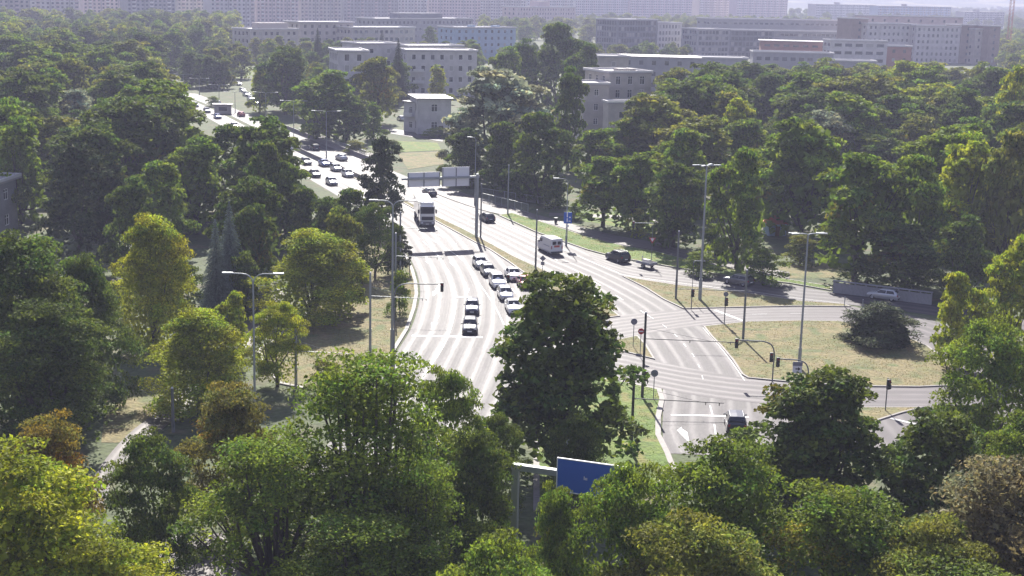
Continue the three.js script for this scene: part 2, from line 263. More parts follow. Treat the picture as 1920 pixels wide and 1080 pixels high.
function building(name, label, [xl, yl], [xr, yr], top, depth, o = {}) {
  const a = G(xl, yl), b = G(xr, yr), w = a.distanceTo(b), h = o.h ?? heightTo(a.clone().lerp(b, 0.5), top), turn = turnTo(a, b), r = rng(Math.round(xl * 7 + top));
  const t = thing(name, label, o.category ?? 'building', o.group, a, turn), wall = WALL[o.wall ?? 'white'];
  const rows = o.storeys ?? Math.max(1, Math.round(h / 3.5)), pitch = o.pitch ?? 3.4, ww = o.ww ?? 1.6, wh = Math.min(o.wh ?? 1.7, h / rows * 0.72);
  const faces = [[w, V(0, 0, 0), 0], [depth - 0.6, V(0, 0, -depth + 0.3), -Math.PI / 2], [depth - 0.6, V(w, 0, -0.3), Math.PI / 2]];
  for (const [k, [len, at, ry]] of faces.entries()) {
    const cols = o.blank && k ? 0 : Math.max(1, Math.floor((len - 1.5) / pitch));
    const [g, holes] = wallGeometry(len, h, cols, rows, ww, wh, { margin: o.margin ?? 0.9, skip: o.skip });
    const m = part('wall', g, wall, t); m.position.copy(at); m.rotation.y = ry;
    const [fg, pg] = windowGeometry(ww, wh, !!o.fine);
    const vis = k === 0 || (k === 1 ? xl > 960 : xr < 960);
    if (!vis) { if (holes.length) { const dull = part('window_row', merge(holes.map(([x, y]) => pg.clone().translate(x, y, -0.14))), GLASS[0], m); dull.userData.kind = 'stuff'; } continue; }
    for (const [x, y] of holes) {
      if (o.far) { const p = part('window', pg, GLASS[r() < 0.6 ? 0 : r() < 0.6 ? 1 : 2], m); p.position.set(x, y, -0.12); continue; }
      const f = part('window', fg, frameMat, m); f.position.set(x, y, -0.13);
      if (o.fine || w > 5) { f.geometry = fg; const p = part('pane', pg, GLASS[r() < 0.62 ? 0 : r() < 0.6 ? 1 : 2], f); p.position.z = -0.01; }
    }
  }
  part('wall', box(w - 0.6, h, 0.3, w / 2, h / 2, -depth + 0.15), wall, t);
  const e = o.eave ?? 0.35, roof = part('roof', merge([box(w + 2 * e, 0.3, depth + 2 * e, w / 2, h + 0.152, -depth / 2)]), roofMat, t);
  if (o.parapet !== false) part('parapet', merge([box(w + 2 * e, 0.45, 0.25, w / 2, h + 0.53, e - 0.125), box(w + 2 * e, 0.45, 0.25, w / 2, h + 0.53, -depth - e + 0.125), box(0.25, 0.45, depth + 2 * e - 0.5, -e + 0.125, h + 0.53, -depth / 2), box(0.25, 0.45, depth + 2 * e - 0.5, w + e - 0.125, h + 0.53, -depth / 2)]), trimMat, roof);
  for (const [fx, fz, uw, uh, ud] of o.units ?? []) part('roof_unit', box(uw, uh, ud, w * fx, h + 0.3 + uh / 2, -depth * fz), o.unitMat ?? wall, roof);
  for (const [fx, y, len] of o.balconies ?? []) part('balcony', merge([box(len, 0.18, 1.2, w * fx, y, 0.605), box(len, 0.9, 0.08, w * fx, y + 0.545, 1.165)]), trimMat, t);
  if (o.door) { const d = part('door', box(1.3, 2.3, 0.1, w * o.door, 1.15, 0.052), mat(0.12, 0.08, 0.05, 0.6), t); part('handle', box(0.05, 0.3, 0.06, w * o.door + 0.45, 1.1, 0.135), metalMat, d); }
  const mid = a.clone().lerp(b, 0.5).add(V(0, 0, -depth / 2)); buildingSpots.push([mid.x, mid.z, Math.max(w, depth) * 0.55]);
  return t;
}
// middle distance
building('house', 'small white two-storey house with flat pale roof behind the silver-grey tree', [783, 252], [845, 252], 186, 13, { fine: true, storeys: 2, pitch: 4.2, ww: 1.7, wh: 2, eave: 0.6, parapet: false, door: 0.7 });
building('house', 'left wing of the small white house with a balcony', [757, 246], [782, 249], 192, 9, { fine: true, storeys: 2, pitch: 2.6, ww: 1.2, wh: 1.8, balconies: [[0.5, 4.3, 3]], parapet: false });
building('apartment_block', 'white three-storey block with pale flat roof behind the narrow spruce', [762, 180], [893, 180], 97, 15, { fine: false, storeys: 4, pitch: 3.3, ww: 1.5, wh: 1.9, balconies: [[0.16, 8.6, 4], [0.16, 4.6, 4]] });
building('apartment_block', 'white block with balconies left of the narrow spruce', [634, 199], [690, 199], 98, 18, { storeys: 5, pitch: 3, wh: 2.2, balconies: [[0.5, 8.8, 9], [0.5, 5.3, 9]] });
building('apartment_block', 'plain white stair block between the two white blocks', [677, 176], [748, 174], 84, 14, { storeys: 4, blank: true, pitch: 5 });
building('apartment_block', 'grey rear block behind the white three-storey block', [765, 165], [868, 163], 88, 14, { storeys: 4, wall: 'grey', pitch: 4 });
building('villa', 'cream villa with tall windows among the trees right of centre', [1138, 264], [1216, 262], 138, 14, { fine: true, storeys: 5, pitch: 3.4, ww: 1.4, wh: 2.2, wall: 'cream', units: [[0.45, 0.3, 3, 0.8, 3], [0.75, 0.4, 2, 0.7, 2]] });
building('villa', 'lower left wing of the cream villa', [1092, 268], [1138, 268], 160, 10, { fine: true, storeys: 4, pitch: 4, wall: 'cream', ww: 1.2, wh: 1.7 });
building('house', 'low cream annex under the villa windows', [1138, 276], [1190, 276], 195, 5, { storeys: 2, wall: 'cream', pitch: 4, blank: true });
building('apartment_block', 'cream block just behind the villa roof', [1120, 205], [1175, 205], 108, 12, { storeys: 4, wall: 'cream', pitch: 4.6 });
building('hall', 'long low hall with a white roof behind the villa', [1160, 168], [1312, 172], 108, 18, { storeys: 3, wall: 'grey', pitch: 4.4, parapet: false, far: true });
building('house', 'house corner with pale stepped roof at the left frame edge', [-70, 470], [34, 428], 350, 10, { storeys: 2, pitch: 4.5, wall: 'grey', eave: 0.7, fine: true });
building('pavilion', 'white flat-roofed pavilion at the upper left frame edge', [-60, 78], [62, 74], 48, 30, { storeys: 1, wall: 'white', pitch: 5, wh: 3, ww: 3.4, far: true, parapet: false, eave: 1.4 });
// clinic and office quarter
building('clinic_block', 'higher left part of the long pale block', [563, 106], [662, 105], 43, 18, { storeys: 5, wall: 'cream', pitch: 4, far: true, eave: 0.8 });
building('clinic_block', 'lower right part of the long pale block', [660, 108], [778, 106], 53, 16, { storeys: 4, wall: 'cream', pitch: 3.3, far: true, ww: 1.9 });
building('clinic_block', 'pale block at the left end of the clinic row', [470, 112], [560, 110], 56, 16, { storeys: 4, wall: 'cream', pitch: 3.3, far: true, units: [[0.6, 0.5, 18, 3, 6]] });
building('clinic_block', 'upper grey block with a long roof storey', [705, 88], [886, 84], 36, 18, { storeys: 4, wall: 'grey', pitch: 3.6, far: true, units: [[0.5, 0.5, 40, 3.4, 9]], unitMat: WALL.dark });
building('clinic_block', 'light blue block with small windows', [852, 116], [966, 114], 53, 15, { storeys: 5, wall: 'blue', pitch: 4.2, far: true, ww: 1.5, wh: 1.5, units: [[0.4, 0.5, 3, 1.2, 3], [0.8, 0.5, 4, 1, 3]] });
building('office_block', 'dark glass office block', [1156, 104], [1230, 103], 38, 20, { storeys: 6, wall: 'dark', pitch: 2.2, ww: 1.8, wh: 2.4, far: true });
building('office_block', 'white striped block joined to the dark glass office', [1231, 103], [1276, 103], 44, 16, { storeys: 5, wall: 'white', pitch: 2.2, ww: 1.3, wh: 2.2, far: true });
building('office_block', 'grey glass office with an upper setback', [1306, 108], [1366, 108], 56, 18, { storeys: 5, wall: 'grey', pitch: 2.4, ww: 1.9, wh: 2, far: true });
building('office_block', 'long dark glass office right of the setback one', [1366, 107], [1448, 108], 58, 18, { storeys: 5, wall: 'dark', pitch: 2.4, ww: 2, wh: 2.2, far: true });
building('office_block', 'pale upper office storey behind the long glass office', [1330, 94], [1600, 96], 38, 20, { storeys: 4, wall: 'grey', pitch: 4, ww: 2.6, wh: 1.2, far: true });
building('office_block', 'grey low wing with strip windows', [1440, 106], [1598, 108], 60, 14, { storeys: 4, wall: 'grey', pitch: 3, ww: 2.5, wh: 1.4, far: true });
building('hospital_block', 'brown tower at the left end of the hospital', [1592, 116], [1622, 116], 36, 14, { wall: 'brown', storeys: 6, blank: true, pitch: 30, far: true });
building('hospital_block', 'white hospital wing with small paired windows', [1622, 117], [1712, 117], 46, 16, { storeys: 6, wall: 'white', pitch: 3.4, ww: 1.5, wh: 1.7, far: true });
building('hospital_block', 'main white hospital wing', [1712, 118], [1796, 119], 50, 18, { storeys: 6, wall: 'white', pitch: 3, ww: 1.4, wh: 1.8, far: true });
building('hospital_block', 'grey upper hospital storeys set back behind the white wings', [1618, 102], [1800, 104], 32, 14, { storeys: 5, wall: 'pink', pitch: 9, far: true });
building('hospital_block', 'brown hospital stair tower', [1797, 119], [1824, 119], 48, 14, { wall: 'brown', storeys: 6, blank: true, pitch: 30, far: true });
building('hospital_block', 'pale hospital link between the brown towers', [1824, 120], [1849, 120], 56, 12, { wall: 'cream', storeys: 5, pitch: 4, far: true });
building('hospital_block', 'brown hospital tower at the right end', [1849, 121], [1870, 121], 50, 14, { wall: 'brown', storeys: 6, blank: true, pitch: 30, far: true });
building('clinic_block', 'low white block with strip windows before the hospital', [1555, 134], [1660, 136], 78, 14, { storeys: 4, wall: 'white', pitch: 5, ww: 3.8, wh: 1.6, far: true });
building('clinic_block', 'red-brown low wing right of the strip window block', [1660, 136], [1706, 137], 88, 12, { storeys: 3, wall: 'red', pitch: 4, far: true });
building('clinic_block', 'long low block with reddish upper band', [1424, 126], [1556, 130], 78, 14, { storeys: 3, wall: 'red', pitch: 5, ww: 3, wh: 1.2, far: true, parapet: false, eave: 1 });
building('clinic_block', 'low grey wing below the reddish block', [1410, 142], [1560, 146], 100, 12, { storeys: 2, wall: 'grey', pitch: 4, ww: 2.4, far: true });
building('clinic_block', 'plain grey box building at the edge of the right wood', [1560, 158], [1640, 160], 116, 12, { storeys: 2, wall: 'grey', blank: true, pitch: 60, far: true });
building('clinic_block', 'pale low building above the right wood', [1300, 150], [1400, 152], 110, 14, { storeys: 2, wall: 'grey', pitch: 6, far: true });
building('office_block', 'brown block with a small roof storey on the skyline', [968, 62], [1078, 60], 14, 16, { storeys: 6, wall: 'pink', pitch: 3.8, far: true, units: [[0.5, 0.5, 16, 5, 10]] });
// prefabricated tower blocks along the skyline
function towerBlock(x0, x1, row, h, wall, label, storeys = 12) {
  const a = G(x0, row), b = G(x1, row), w = a.distanceTo(b), d = 13, t = thing('tower_block', label, 'tower block', 'tower blocks along the skyline', a, turnTo(a, b)), sh = h / storeys, n = Math.max(3, Math.round(w / 3.6)), r = rng(x0 * 3 + 17);
  part('wall', box(w, h, d, w / 2, h / 2, -d / 2), WALL[wall], t);
  const panes = [], balcony = [], ribs = [];
  for (let c = 0; c < n; c++) {
    const x = w * (c + 0.5) / n, loggia = c % 4 === 1;
    for (let s = 0; s < storeys; s++) { panes.push(box(loggia ? 2.3 : 1.7, 1.5, 0.12, x, sh * (s + 0.55), 0.02)); if (loggia) balcony.push(box(2.9, 1, 0.7, x, sh * s + 0.62, 0.352)); }
    if (c % 4 === 3) ribs.push(box(0.5, h, 0.4, w * (c + 1) / n, h / 2, 0.202));
  }
  const p = part('windows', merge(panes), GLASS[1], t); p.userData.kind = 'stuff';
  const q = part('balconies', merge(balcony), r() < 0.5 ? WALL.pink : trimMat, t); q.userData.kind = 'stuff';
  if (ribs.length) part('facade_ribs', merge(ribs), WALL.grey, t).userData.kind = 'stuff';
  part('roof', merge([box(w + 0.4, 0.4, d + 0.4, w / 2, h + 0.202, -d / 2), box(6, 2.6, 5, w * 0.4, h + 1.7, -d / 2)]), roofMat, t);
}
const towers = [
  [-60, 58, 62, 36, 'cream', 'leftmost tower block behind the pavilion'], [60, 150, 56, 38, 'white', 'white tower block next to the leftmost one'], [158, 232, 52, 36, 'pink', 'rosy tower block between two pale ones on the left skyline'],
  [240, 330, 58, 38, 'grey', 'grey tower block above the left wood'], [334, 392, 54, 38, 'cream', 'narrow cream tower block left of the clinic row'], [396, 478, 58, 40, 'white', 'white tower block above the pale clinic end block'],
  [482, 560, 56, 40, 'pink', 'rosy tower block above the long pale block'], [564, 640, 54, 40, 'cream', 'cream tower block behind the long pale block'], [644, 745, 52, 40, 'grey', 'grey tower block left of the upper grey clinic block'],
  [746, 800, 50, 40, 'white', 'white tower block directly behind the upper grey clinic block'], [803, 900, 48, 40, 'pink', 'rosy tower block right behind the upper grey clinic block'],
  [895, 985, 46, 40, 'cream', 'cream tower block behind the trees right of the blue block'], [988, 1074, 42, 40, 'white', 'white tower block behind the brown skyline block'],
  [1078, 1176, 40, 40, 'white', 'white tower block right of the brown skyline block'], [1180, 1296, 40, 42, 'pink', 'rosy tower block above the dark glass office'], [1310, 1376, 40, 42, 'cream', 'cream tower block above the setback office'], [1380, 1474, 42, 42, 'pink', 'rosy tower block at the end of the central row'],
  [1528, 1640, 46, 26, 'white', 'low white slab block left of the hospital roof'], [1644, 1780, 50, 26, 'blue', 'long bluish slab block behind the hospital'], [1806, 1880, 56, 22, 'white', 'pale slab block below the crane'],
];
for (const [a, b, c, d, e, f] of towers) towerBlock(a, b, c, d, e, f, d < 30 ? 8 : 13);
// tower crane on the right skyline
{
  const p = G(1888, 112), s = 1.1, hgt = 40, red = mat(0.42, 0.12, 0.05, 0.6), c = thing('tower_crane', 'red lattice tower crane at the upper right', 'crane', undefined, p);
  const legs = [], lace = [];
  for (const [x, z] of [[-s, -s], [s, -s], [s, s], [-s, s]]) legs.push(rod(V(x, 0, z), V(x, hgt, z), 0.14, 0.14, 4));
  for (let y = 0; y < hgt; y += 2.2) { lace.push(rod(V(-s, y, s), V(s, y + 2.2, s), 0.09, 0.09, 4), rod(V(s, y, -s), V(s, y + 2.2, s), 0.09, 0.09, 4), rod(V(-s, y, -s), V(-s, y + 2.2, s), 0.09, 0.09, 4)); }
  part('mast', merge(legs), red, c); part('lattice', merge(lace), red, c);
  part('cab', rbox(2, 2.4, 2, 0.2, 1.8, hgt + 1.2, 0), mat(0.6, 0.6, 0.6, 0.5), c);
  part('jib', merge([box(44, 0.3, 0.3, 14, hgt + 3, -0.7), box(44, 0.3, 0.3, 14, hgt + 3, 0.7), box(44, 0.3, 0.3, 14, hgt + 4.4, 0)]), red, c);
  part('counterweight', box(3, 2.4, 1.6, -7, hgt + 1.6, 0), mat(0.3, 0.3, 0.3, 0.9), c);
}
// wooded hills with fields behind the city
{
  const W = 9000, D = 2600, nx = 120, nz = 24, g = new THREE.PlaneGeometry(W, D, nx, nz).rotateX(-Math.PI / 2), q = g.attributes.position, n1 = tileNoise(801, 64), uv = g.attributes.uv;
  for (let i = 0; i < q.count; i++) { const x = q.getX(i), z = q.getZ(i), t = (D / 2 - z) / D; q.setY(i, (150 * n1(x / 900 + 9, 3.3) + 60 * n1(x / 330 + 5, z / 500 + 7) + 60) * Math.pow(Math.sin(Math.min(1, t * 1.4) * Math.PI / 2), 1.5) - 2); uv.setXY(i, x, z); }
  g.computeVertexNormals();
  const a = tileNoise(802, 32), c = tileNoise(803, 128), t = texture(512, 512, (u, v) => { const f = a(u * 32, v * 32), k = 0.7 + 0.6 * c(u * 128, v * 128); return f > 0.66 ? [0.2 * k, 0.19 * k, 0.08 * k] : [0.05 * k, 0.07 * k, 0.026 * k]; }); t.repeat.set(1 / 3000, 1 / 1600);
  structure('hills', g.translate(600, 0, -5200), new THREE.MeshStandardMaterial({ map: t, roughness: 1 }));
}
// grey wall along the slip road
{
  const a = G(1563, 549), b = G(1745, 572), w = a.distanceTo(b), t = thing('retaining_wall', 'grey panelled wall beside the slip road behind the silver hatchback', 'wall', undefined, a, turnTo(a, b)), n = 9;
  for (let i = 0; i < n; i++) part('panel', rbox(w / n - 0.12, 1.4, 0.2, 0.03, w * (i + 0.5) / n, 0.72, 0), WALL.grey, t);
  for (let i = 0; i <= n; i++) part('post', box(0.16, 1.62, 0.3, w * i / n, 0.8, 0), WALL.grey, t);
  part('coping', box(w + 0.3, 0.12, 0.42, w / 2, 1.672, 0), WALL.grey, t);
}
// ---------------------------------------------------------------- trees: crowns of many single leaves on forked trunks
// every prototype is one unit high and 0.8 units wide; a tree in the scene scales it to its real height and spread
function leafBuffer() {
  const pos = [], col = [], idx = []; let n = 0;
  return {
    add(p, nrm, dir, len, wid, c, fold = 0.22) {
      const side = V().crossVectors(nrm, dir).normalize(), d = V().crossVectors(side, nrm).normalize();
      const q = [p.clone().addScaledVector(d, len / 2), p.clone().addScaledVector(side, wid / 2).addScaledVector(nrm, wid * fold), p.clone().addScaledVector(d, -len / 2), p.clone().addScaledVector(side, -wid / 2).addScaledVector(nrm, wid * fold)];
      for (const a of q) { pos.push(a.x, a.y, a.z); col.push(c[0], c[1], c[2]); }
      idx.push(n, n + 1, n + 2, n, n + 2, n + 3); n += 4;
    },
    build() { const g = new THREE.BufferGeometry(); g.setAttribute('position', new THREE.Float32BufferAttribute(pos, 3)); g.setAttribute('color', new THREE.Float32BufferAttribute(col, 3)); g.setIndex(idx); return g; },
  };
}
const onSphere = (r) => { const z = 2 * r() - 1, a = 6.2832 * r(), s = Math.sqrt(1 - z * z); return V(s * Math.cos(a), z, s * Math.sin(a)); };
// shape(t): crown radius (of 0.4) at crown height t
function makeBroadleaf({ seed, lobes, leaves, size, y0 = 0.16, shape, lobe = [0.05, 0.1], narrow = 0.62, rust = 0, spread = 1, limbs = 9, forks = 1, boughs = 13, bough = [0.11, 0.2], core = 0.05 }) {
  const r = rng(seed), buf = leafBuffer(), L = [], ph = [r() * 6, r() * 6, r() * 6];
  const bulge = (a, t) => 0.85 + 0.14 * Math.sin(2 * a + ph[0] + 5 * t) + 0.12 * Math.sin(3 * a + ph[1] - 7 * t) + 0.08 * Math.sin(5 * a + ph[2] + 11 * t);
  for (let i = 0; i < boughs; i++) {          // big boughs first, then the leaf clusters that sit on each of them
    const t = Math.min(1, Math.pow((i + 0.25 + 0.5 * r()) / boughs, 0.85)), a = 2.39996 * i + 0.8 * r(), B = bough[0] + (bough[1] - bough[0]) * r(), edge = 0.4 * shape(t) * bulge(a, t) * 1.1;
    const rad = Math.max(0, edge - B * 0.9) * (i % 5 === 4 ? 0.3 : 0.85 + 0.25 * r()), c = V(Math.cos(a) * rad, y0 + B * 0.6 + (0.97 - y0 - B * 1.5) * t, Math.sin(a) * rad), bt = 0.85 + 0.3 * r(), rb = r() < rust, m = Math.round(lobes / boughs * (0.7 + 0.6 * r()));
    const out = V(c.x, 0.1, c.z).normalize();
    for (let k = 0; k < m; k++) {
      const d = onSphere(r).addScaledVector(V(0, 1, 0), 0.5).addScaledVector(out, 0.45).normalize(), R = lobe[0] + (lobe[1] - lobe[0]) * Math.pow(r(), 1.3);
      L.push({ c: c.clone().add(d.multiply(V(1, 0.85, 1)).multiplyScalar(B * (0.55 + 0.6 * r()))), R, tint: bt * (0.75 + 0.5 * r()), hue: 0.82 + 0.36 * r(), rust: rb, w: R * R });
    }
  }
  const total = L.reduce((s, l) => s + l.w, 0), inner = Math.round(leaves * core);
  for (let i = 0; i < inner; i++) {
    const t = r(), a = 6.2832 * r(), rad = 0.3 * shape(t) * Math.sqrt(r()), b = 0.75 + 0.4 * r();
    buf.add(V(Math.cos(a) * rad, y0 + (0.88 - y0) * t, Math.sin(a) * rad), onSphere(r), onSphere(r), size * 1.9, size * 1.5, [b, b, b]);
  }
  for (const l of L) {
    const n = Math.round((leaves - inner) * l.w / total), out = V(l.c.x, (l.c.y - 0.4) * 0.7, l.c.z).normalize();
    for (let i = 0; i < n; i++) {
      const d = onSphere(r).addScaledVector(V(0, 1, 0), 0.6).addScaledVector(out, 0.4).normalize();
      const p = l.c.clone().add(d.clone().multiply(V(1.15, 0.56, 1.15)).multiplyScalar(l.R * (0.2 + 0.95 * Math.pow(r(), 0.6)) * spread));
      const nrm = d.clone().multiplyScalar(0.4).add(V(0, 0.42, 0)).addScaledVector(onSphere(r), 0.95).normalize();
      const b = l.tint * (0.4 + 1.2 * r()), y = r() < 0.16, k = l.rust && r() < 0.6;
      buf.add(p, nrm, onSphere(r), size * (0.5 + 1.05 * r()), size * narrow * (0.5 + 1.0 * r()), k ? [b * 1.5, b * 0.95, b * 0.7] : y ? [b * 1.4, b * 1.2, b] : [b * l.hue, b, b * (2 - l.hue)]);
    }
  }
  const rods = [], top = V(0.01, y0 + 0.2, 0.01);
  for (let f = 0; f < forks; f++) { const a = f * 2.4 + 1, o = forks > 1 ? 0.012 : 0, e = forks > 1 ? 0.09 : 0.01; rods.push(rod(V(Math.cos(a) * o, -0.01, Math.sin(a) * o), V(Math.cos(a) * e, y0 + 0.2, Math.sin(a) * e), 0.024 / Math.sqrt(forks), 0.015 / Math.sqrt(forks), 7)); }
  const far = [...L].sort((a, b) => b.R - a.R).slice(0, limbs);
  for (const l of far) { const a = forks > 1 ? V(l.c.x * 0.25, y0 + 0.14, l.c.z * 0.25) : V(0, y0 * 0.8 + 0.15 * r(), 0), m = a.clone().lerp(l.c, 0.55).add(V(0.07 * (r() - 0.5), -0.05 + 0.03 * r(), 0.07 * (r() - 0.5))); rods.push(rod(a, m, 0.011, 0.007, 5), rod(m, l.c, 0.007, 0.0025, 5)); }
  const g = buf.build(), q = g.attributes.position, rr = []; let ty = 0;      // make the crown exactly one unit high and 0.8 wide
  for (let i = 0; i < q.count; i += 4) { rr.push(Math.hypot(q.getX(i), q.getZ(i))); ty = Math.max(ty, q.getY(i)); }
  rr.sort((a, b) => a - b); const k = 0.4 / rr[Math.floor(rr.length * 0.985)];
  g.scale(k, 1 / ty, k); const tr = merge(rods); tr.scale(k, 1 / ty, k);
  return { crown: g, trunk: tr };
}
function makeConifer({ seed, tiers, perTier, size, power = 1, droop = 0.3, y0 = 0.04 }) {
  const r = rng(seed), buf = leafBuffer();
  for (let i = 0; i < tiers; i++) {
    const t = i / (tiers - 1), y = y0 + (0.99 - y0) * t, R = 0.4 * Math.pow(1 - t, power) * (0.85 + 0.25 * r()) + 0.012, n = Math.max(6, Math.round(perTier * (1 - t) + 5));
    for (let k = 0; k < n; k++) {
      const a = 6.2832 * (k + r()) / n, reach = R * (0.8 + 0.35 * r()), bt = 0.75 + 0.5 * r(), steps = Math.max(3, Math.round(reach / size * 2.1));
      for (let s = 0; s < steps; s++) {
        const q = (s + 0.6) / steps, p = V(Math.cos(a) * reach * q, y - droop * reach * q * q + 0.05 * reach * q + 0.01 * (r() - 0.5), Math.sin(a) * reach * q);
        const side = (r() - 0.5) * 1.6, dir = V(Math.cos(a + side), -droop * q - 0.1, Math.sin(a + side)), nrm = V(0, 1, 0).addScaledVector(onSphere(r), 0.55).normalize(), b = bt * (0.75 + 0.5 * r());
        buf.add(p, nrm, dir, size * (0.8 + 0.5 * r()), size * 0.42, [b, b, b], 0.3);
      }
    }
  }
  return { crown: buf.build(), trunk: rod(V(0, -0.01, 0), V(0, 0.95, 0), 0.018, 0.003, 7) };
}
const round = (t) => Math.sqrt(Math.max(0.02, 1 - Math.pow((t - 0.42) / 0.62, 2))), oval = (t) => Math.sqrt(Math.max(0.03, 1 - Math.pow((t - 0.38) / 0.66, 2))) * (0.85 + 0.15 * Math.sin(t * 9)), tall = (t) => Math.pow(Math.max(0.03, 1 - t * 0.95), 0.42) * (0.75 + 0.25 * Math.min(1, t * 5)), domed = (t) => Math.sqrt(Math.max(0.05, 1 - t * t * 0.9));
const PROTO = {
  nearA: makeBroadleaf({ seed: 1, lobes: 150, leaves: 25600, size: 0.0185, shape: round, y0: 0.08, boughs: 15 }),
  nearB: makeBroadleaf({ seed: 2, lobes: 160, leaves: 25600, size: 0.018, shape: oval, y0: 0.06, boughs: 17 }),
  nearC: makeBroadleaf({ seed: 3, lobes: 140, leaves: 24000, size: 0.0185, shape: domed, y0: 0.1, rust: 0.12, boughs: 14 }),
  nearD: makeBroadleaf({ seed: 19, lobes: 190, leaves: 30000, size: 0.019, shape: domed, y0: 0.0, boughs: 20, core: 0.1 }),
  chestnut: makeBroadleaf({ seed: 4, lobes: 170, leaves: 15200, size: 0.027, narrow: 0.85, shape: domed, y0: 0.03, lobe: [0.045, 0.085], rust: 0.05, boughs: 19 }),
  open: makeBroadleaf({ seed: 5, lobes: 170, leaves: 20000, size: 0.0165, narrow: 0.6, shape: domed, y0: 0.16, spread: 1.25, limbs: 36, forks: 3, lobe: [0.04, 0.08], boughs: 18, core: 0.02 }),
  midA: makeBroadleaf({ seed: 6, lobes: 95, leaves: 8840, size: 0.039, shape: round, y0: 0.03, boughs: 12 }),
  midB: makeBroadleaf({ seed: 7, lobes: 90, leaves: 8320, size: 0.04, shape: oval, y0: 0.02, boughs: 14 }),
  midC: makeBroadleaf({ seed: 8, lobes: 100, leaves: 8840, size: 0.038, shape: domed, y0: 0.12, rust: 0.06, boughs: 11 }),
  midD: makeBroadleaf({ seed: 18, lobes: 90, leaves: 8320, size: 0.04, shape: round, y0: 0.04, boughs: 9, bough: [0.14, 0.26] }),
  midTall: makeBroadleaf({ seed: 9, lobes: 95, leaves: 8320, size: 0.035, shape: tall, y0: 0.02, boughs: 20, bough: [0.08, 0.15] }),
  farA: makeBroadleaf({ seed: 10, lobes: 46, leaves: 2000, size: 0.066, shape: round, y0: 0.02, limbs: 3, boughs: 9, lobe: [0.07, 0.13] }),
  farB: makeBroadleaf({ seed: 11, lobes: 50, leaves: 2000, size: 0.064, shape: oval, y0: 0.02, limbs: 3, boughs: 10, lobe: [0.07, 0.13] }),
  spruce: makeConifer({ seed: 13, tiers: 44, perTier: 34, size: 0.045, power: 0.9 }),
  bush: makeBroadleaf({ seed: 15, lobes: 50, leaves: 3360, size: 0.05, shape: domed, y0: -0.02, limbs: 5, lobe: [0.08, 0.15] }),
  juniper: makeBroadleaf({ seed: 16, lobes: 120, leaves: 13000, size: 0.05, narrow: 0.3, shape: domed, y0: -0.05, lobe: [0.07, 0.13], limbs: 5, boughs: 18, bough: [0.12, 0.2], core: 0.25 }),
};
const leafMat = (r, g, b, t = 0.5) => new THREE.MeshPhysicalMaterial({ color: new THREE.Color().setRGB(r, g, b), vertexColors: true, roughness: 0.8, transmission: t, thickness: 0, side: THREE.DoubleSide, specularIntensity: 0.25 });
const TINT = {
  green: leafMat(0.16, 0.225, 0.024), dark: leafMat(0.105, 0.15, 0.022, 0.45), lime: leafMat(0.29, 0.335, 0.024), yellow: leafMat(0.3, 0.325, 0.024), olive: leafMat(0.19, 0.215, 0.032),  // dark: deeper green foliage, also put on shadowed trees to paint their shade
  bronze: leafMat(0.24, 0.2, 0.03), umber: leafMat(0.19, 0.185, 0.034), silver: leafMat(0.28, 0.31, 0.19), blue: leafMat(0.15, 0.185, 0.16, 0.15), conifer: leafMat(0.055, 0.075, 0.024, 0.15), dusty: leafMat(0.22, 0.2, 0.09),
};
const bark = (() => { const n = tileNoise(120, 64), t = texture(128, 128, (u, v) => { const k = 0.5 + 0.9 * n(u * 32, v * 8) * n(u * 64, v * 64 + 5); return [0.085 * k, 0.066 * k, 0.05 * k]; }); return new THREE.MeshStandardMaterial({ map: t, roughness: 0.95 }); })();
const treeRandom = rng(555);
const treeSpots = [];
function tree(kind, tint, x, top, baseRow, w, label, o = {}) {
  const p = G(x, baseRow), s = scaleAt(p), h = o.height ?? heightTo(p, top), spread = o.spread ?? w / s;
  return plantTree(kind, tint, p, h, spread, label, o);
}
function plantTree(kind, tint, p, h, spread, label, o = {}) {
  const proto = PROTO[kind], name = o.name ?? { willow: 'willow_tree', spruce: 'spruce_tree', pine: 'pine_tree', bush: 'bush', juniper: 'juniper_bush', chestnut: 'chestnut_tree' }[kind] ?? 'broadleaf_tree';
  const t = thing(name, label, o.category ?? (kind === 'bush' || kind === 'juniper' ? 'bush' : 'tree'), o.group, p, o.turn ?? treeRandom() * 6.28);
  t.scale.set(spread / 0.8, h, spread / 0.8);
  part('trunk', proto.trunk, bark, t); part('crown', proto.crown, TINT[tint], t);
  treeSpots.push([p.x, p.z, spread / 2]);
  return t;
}
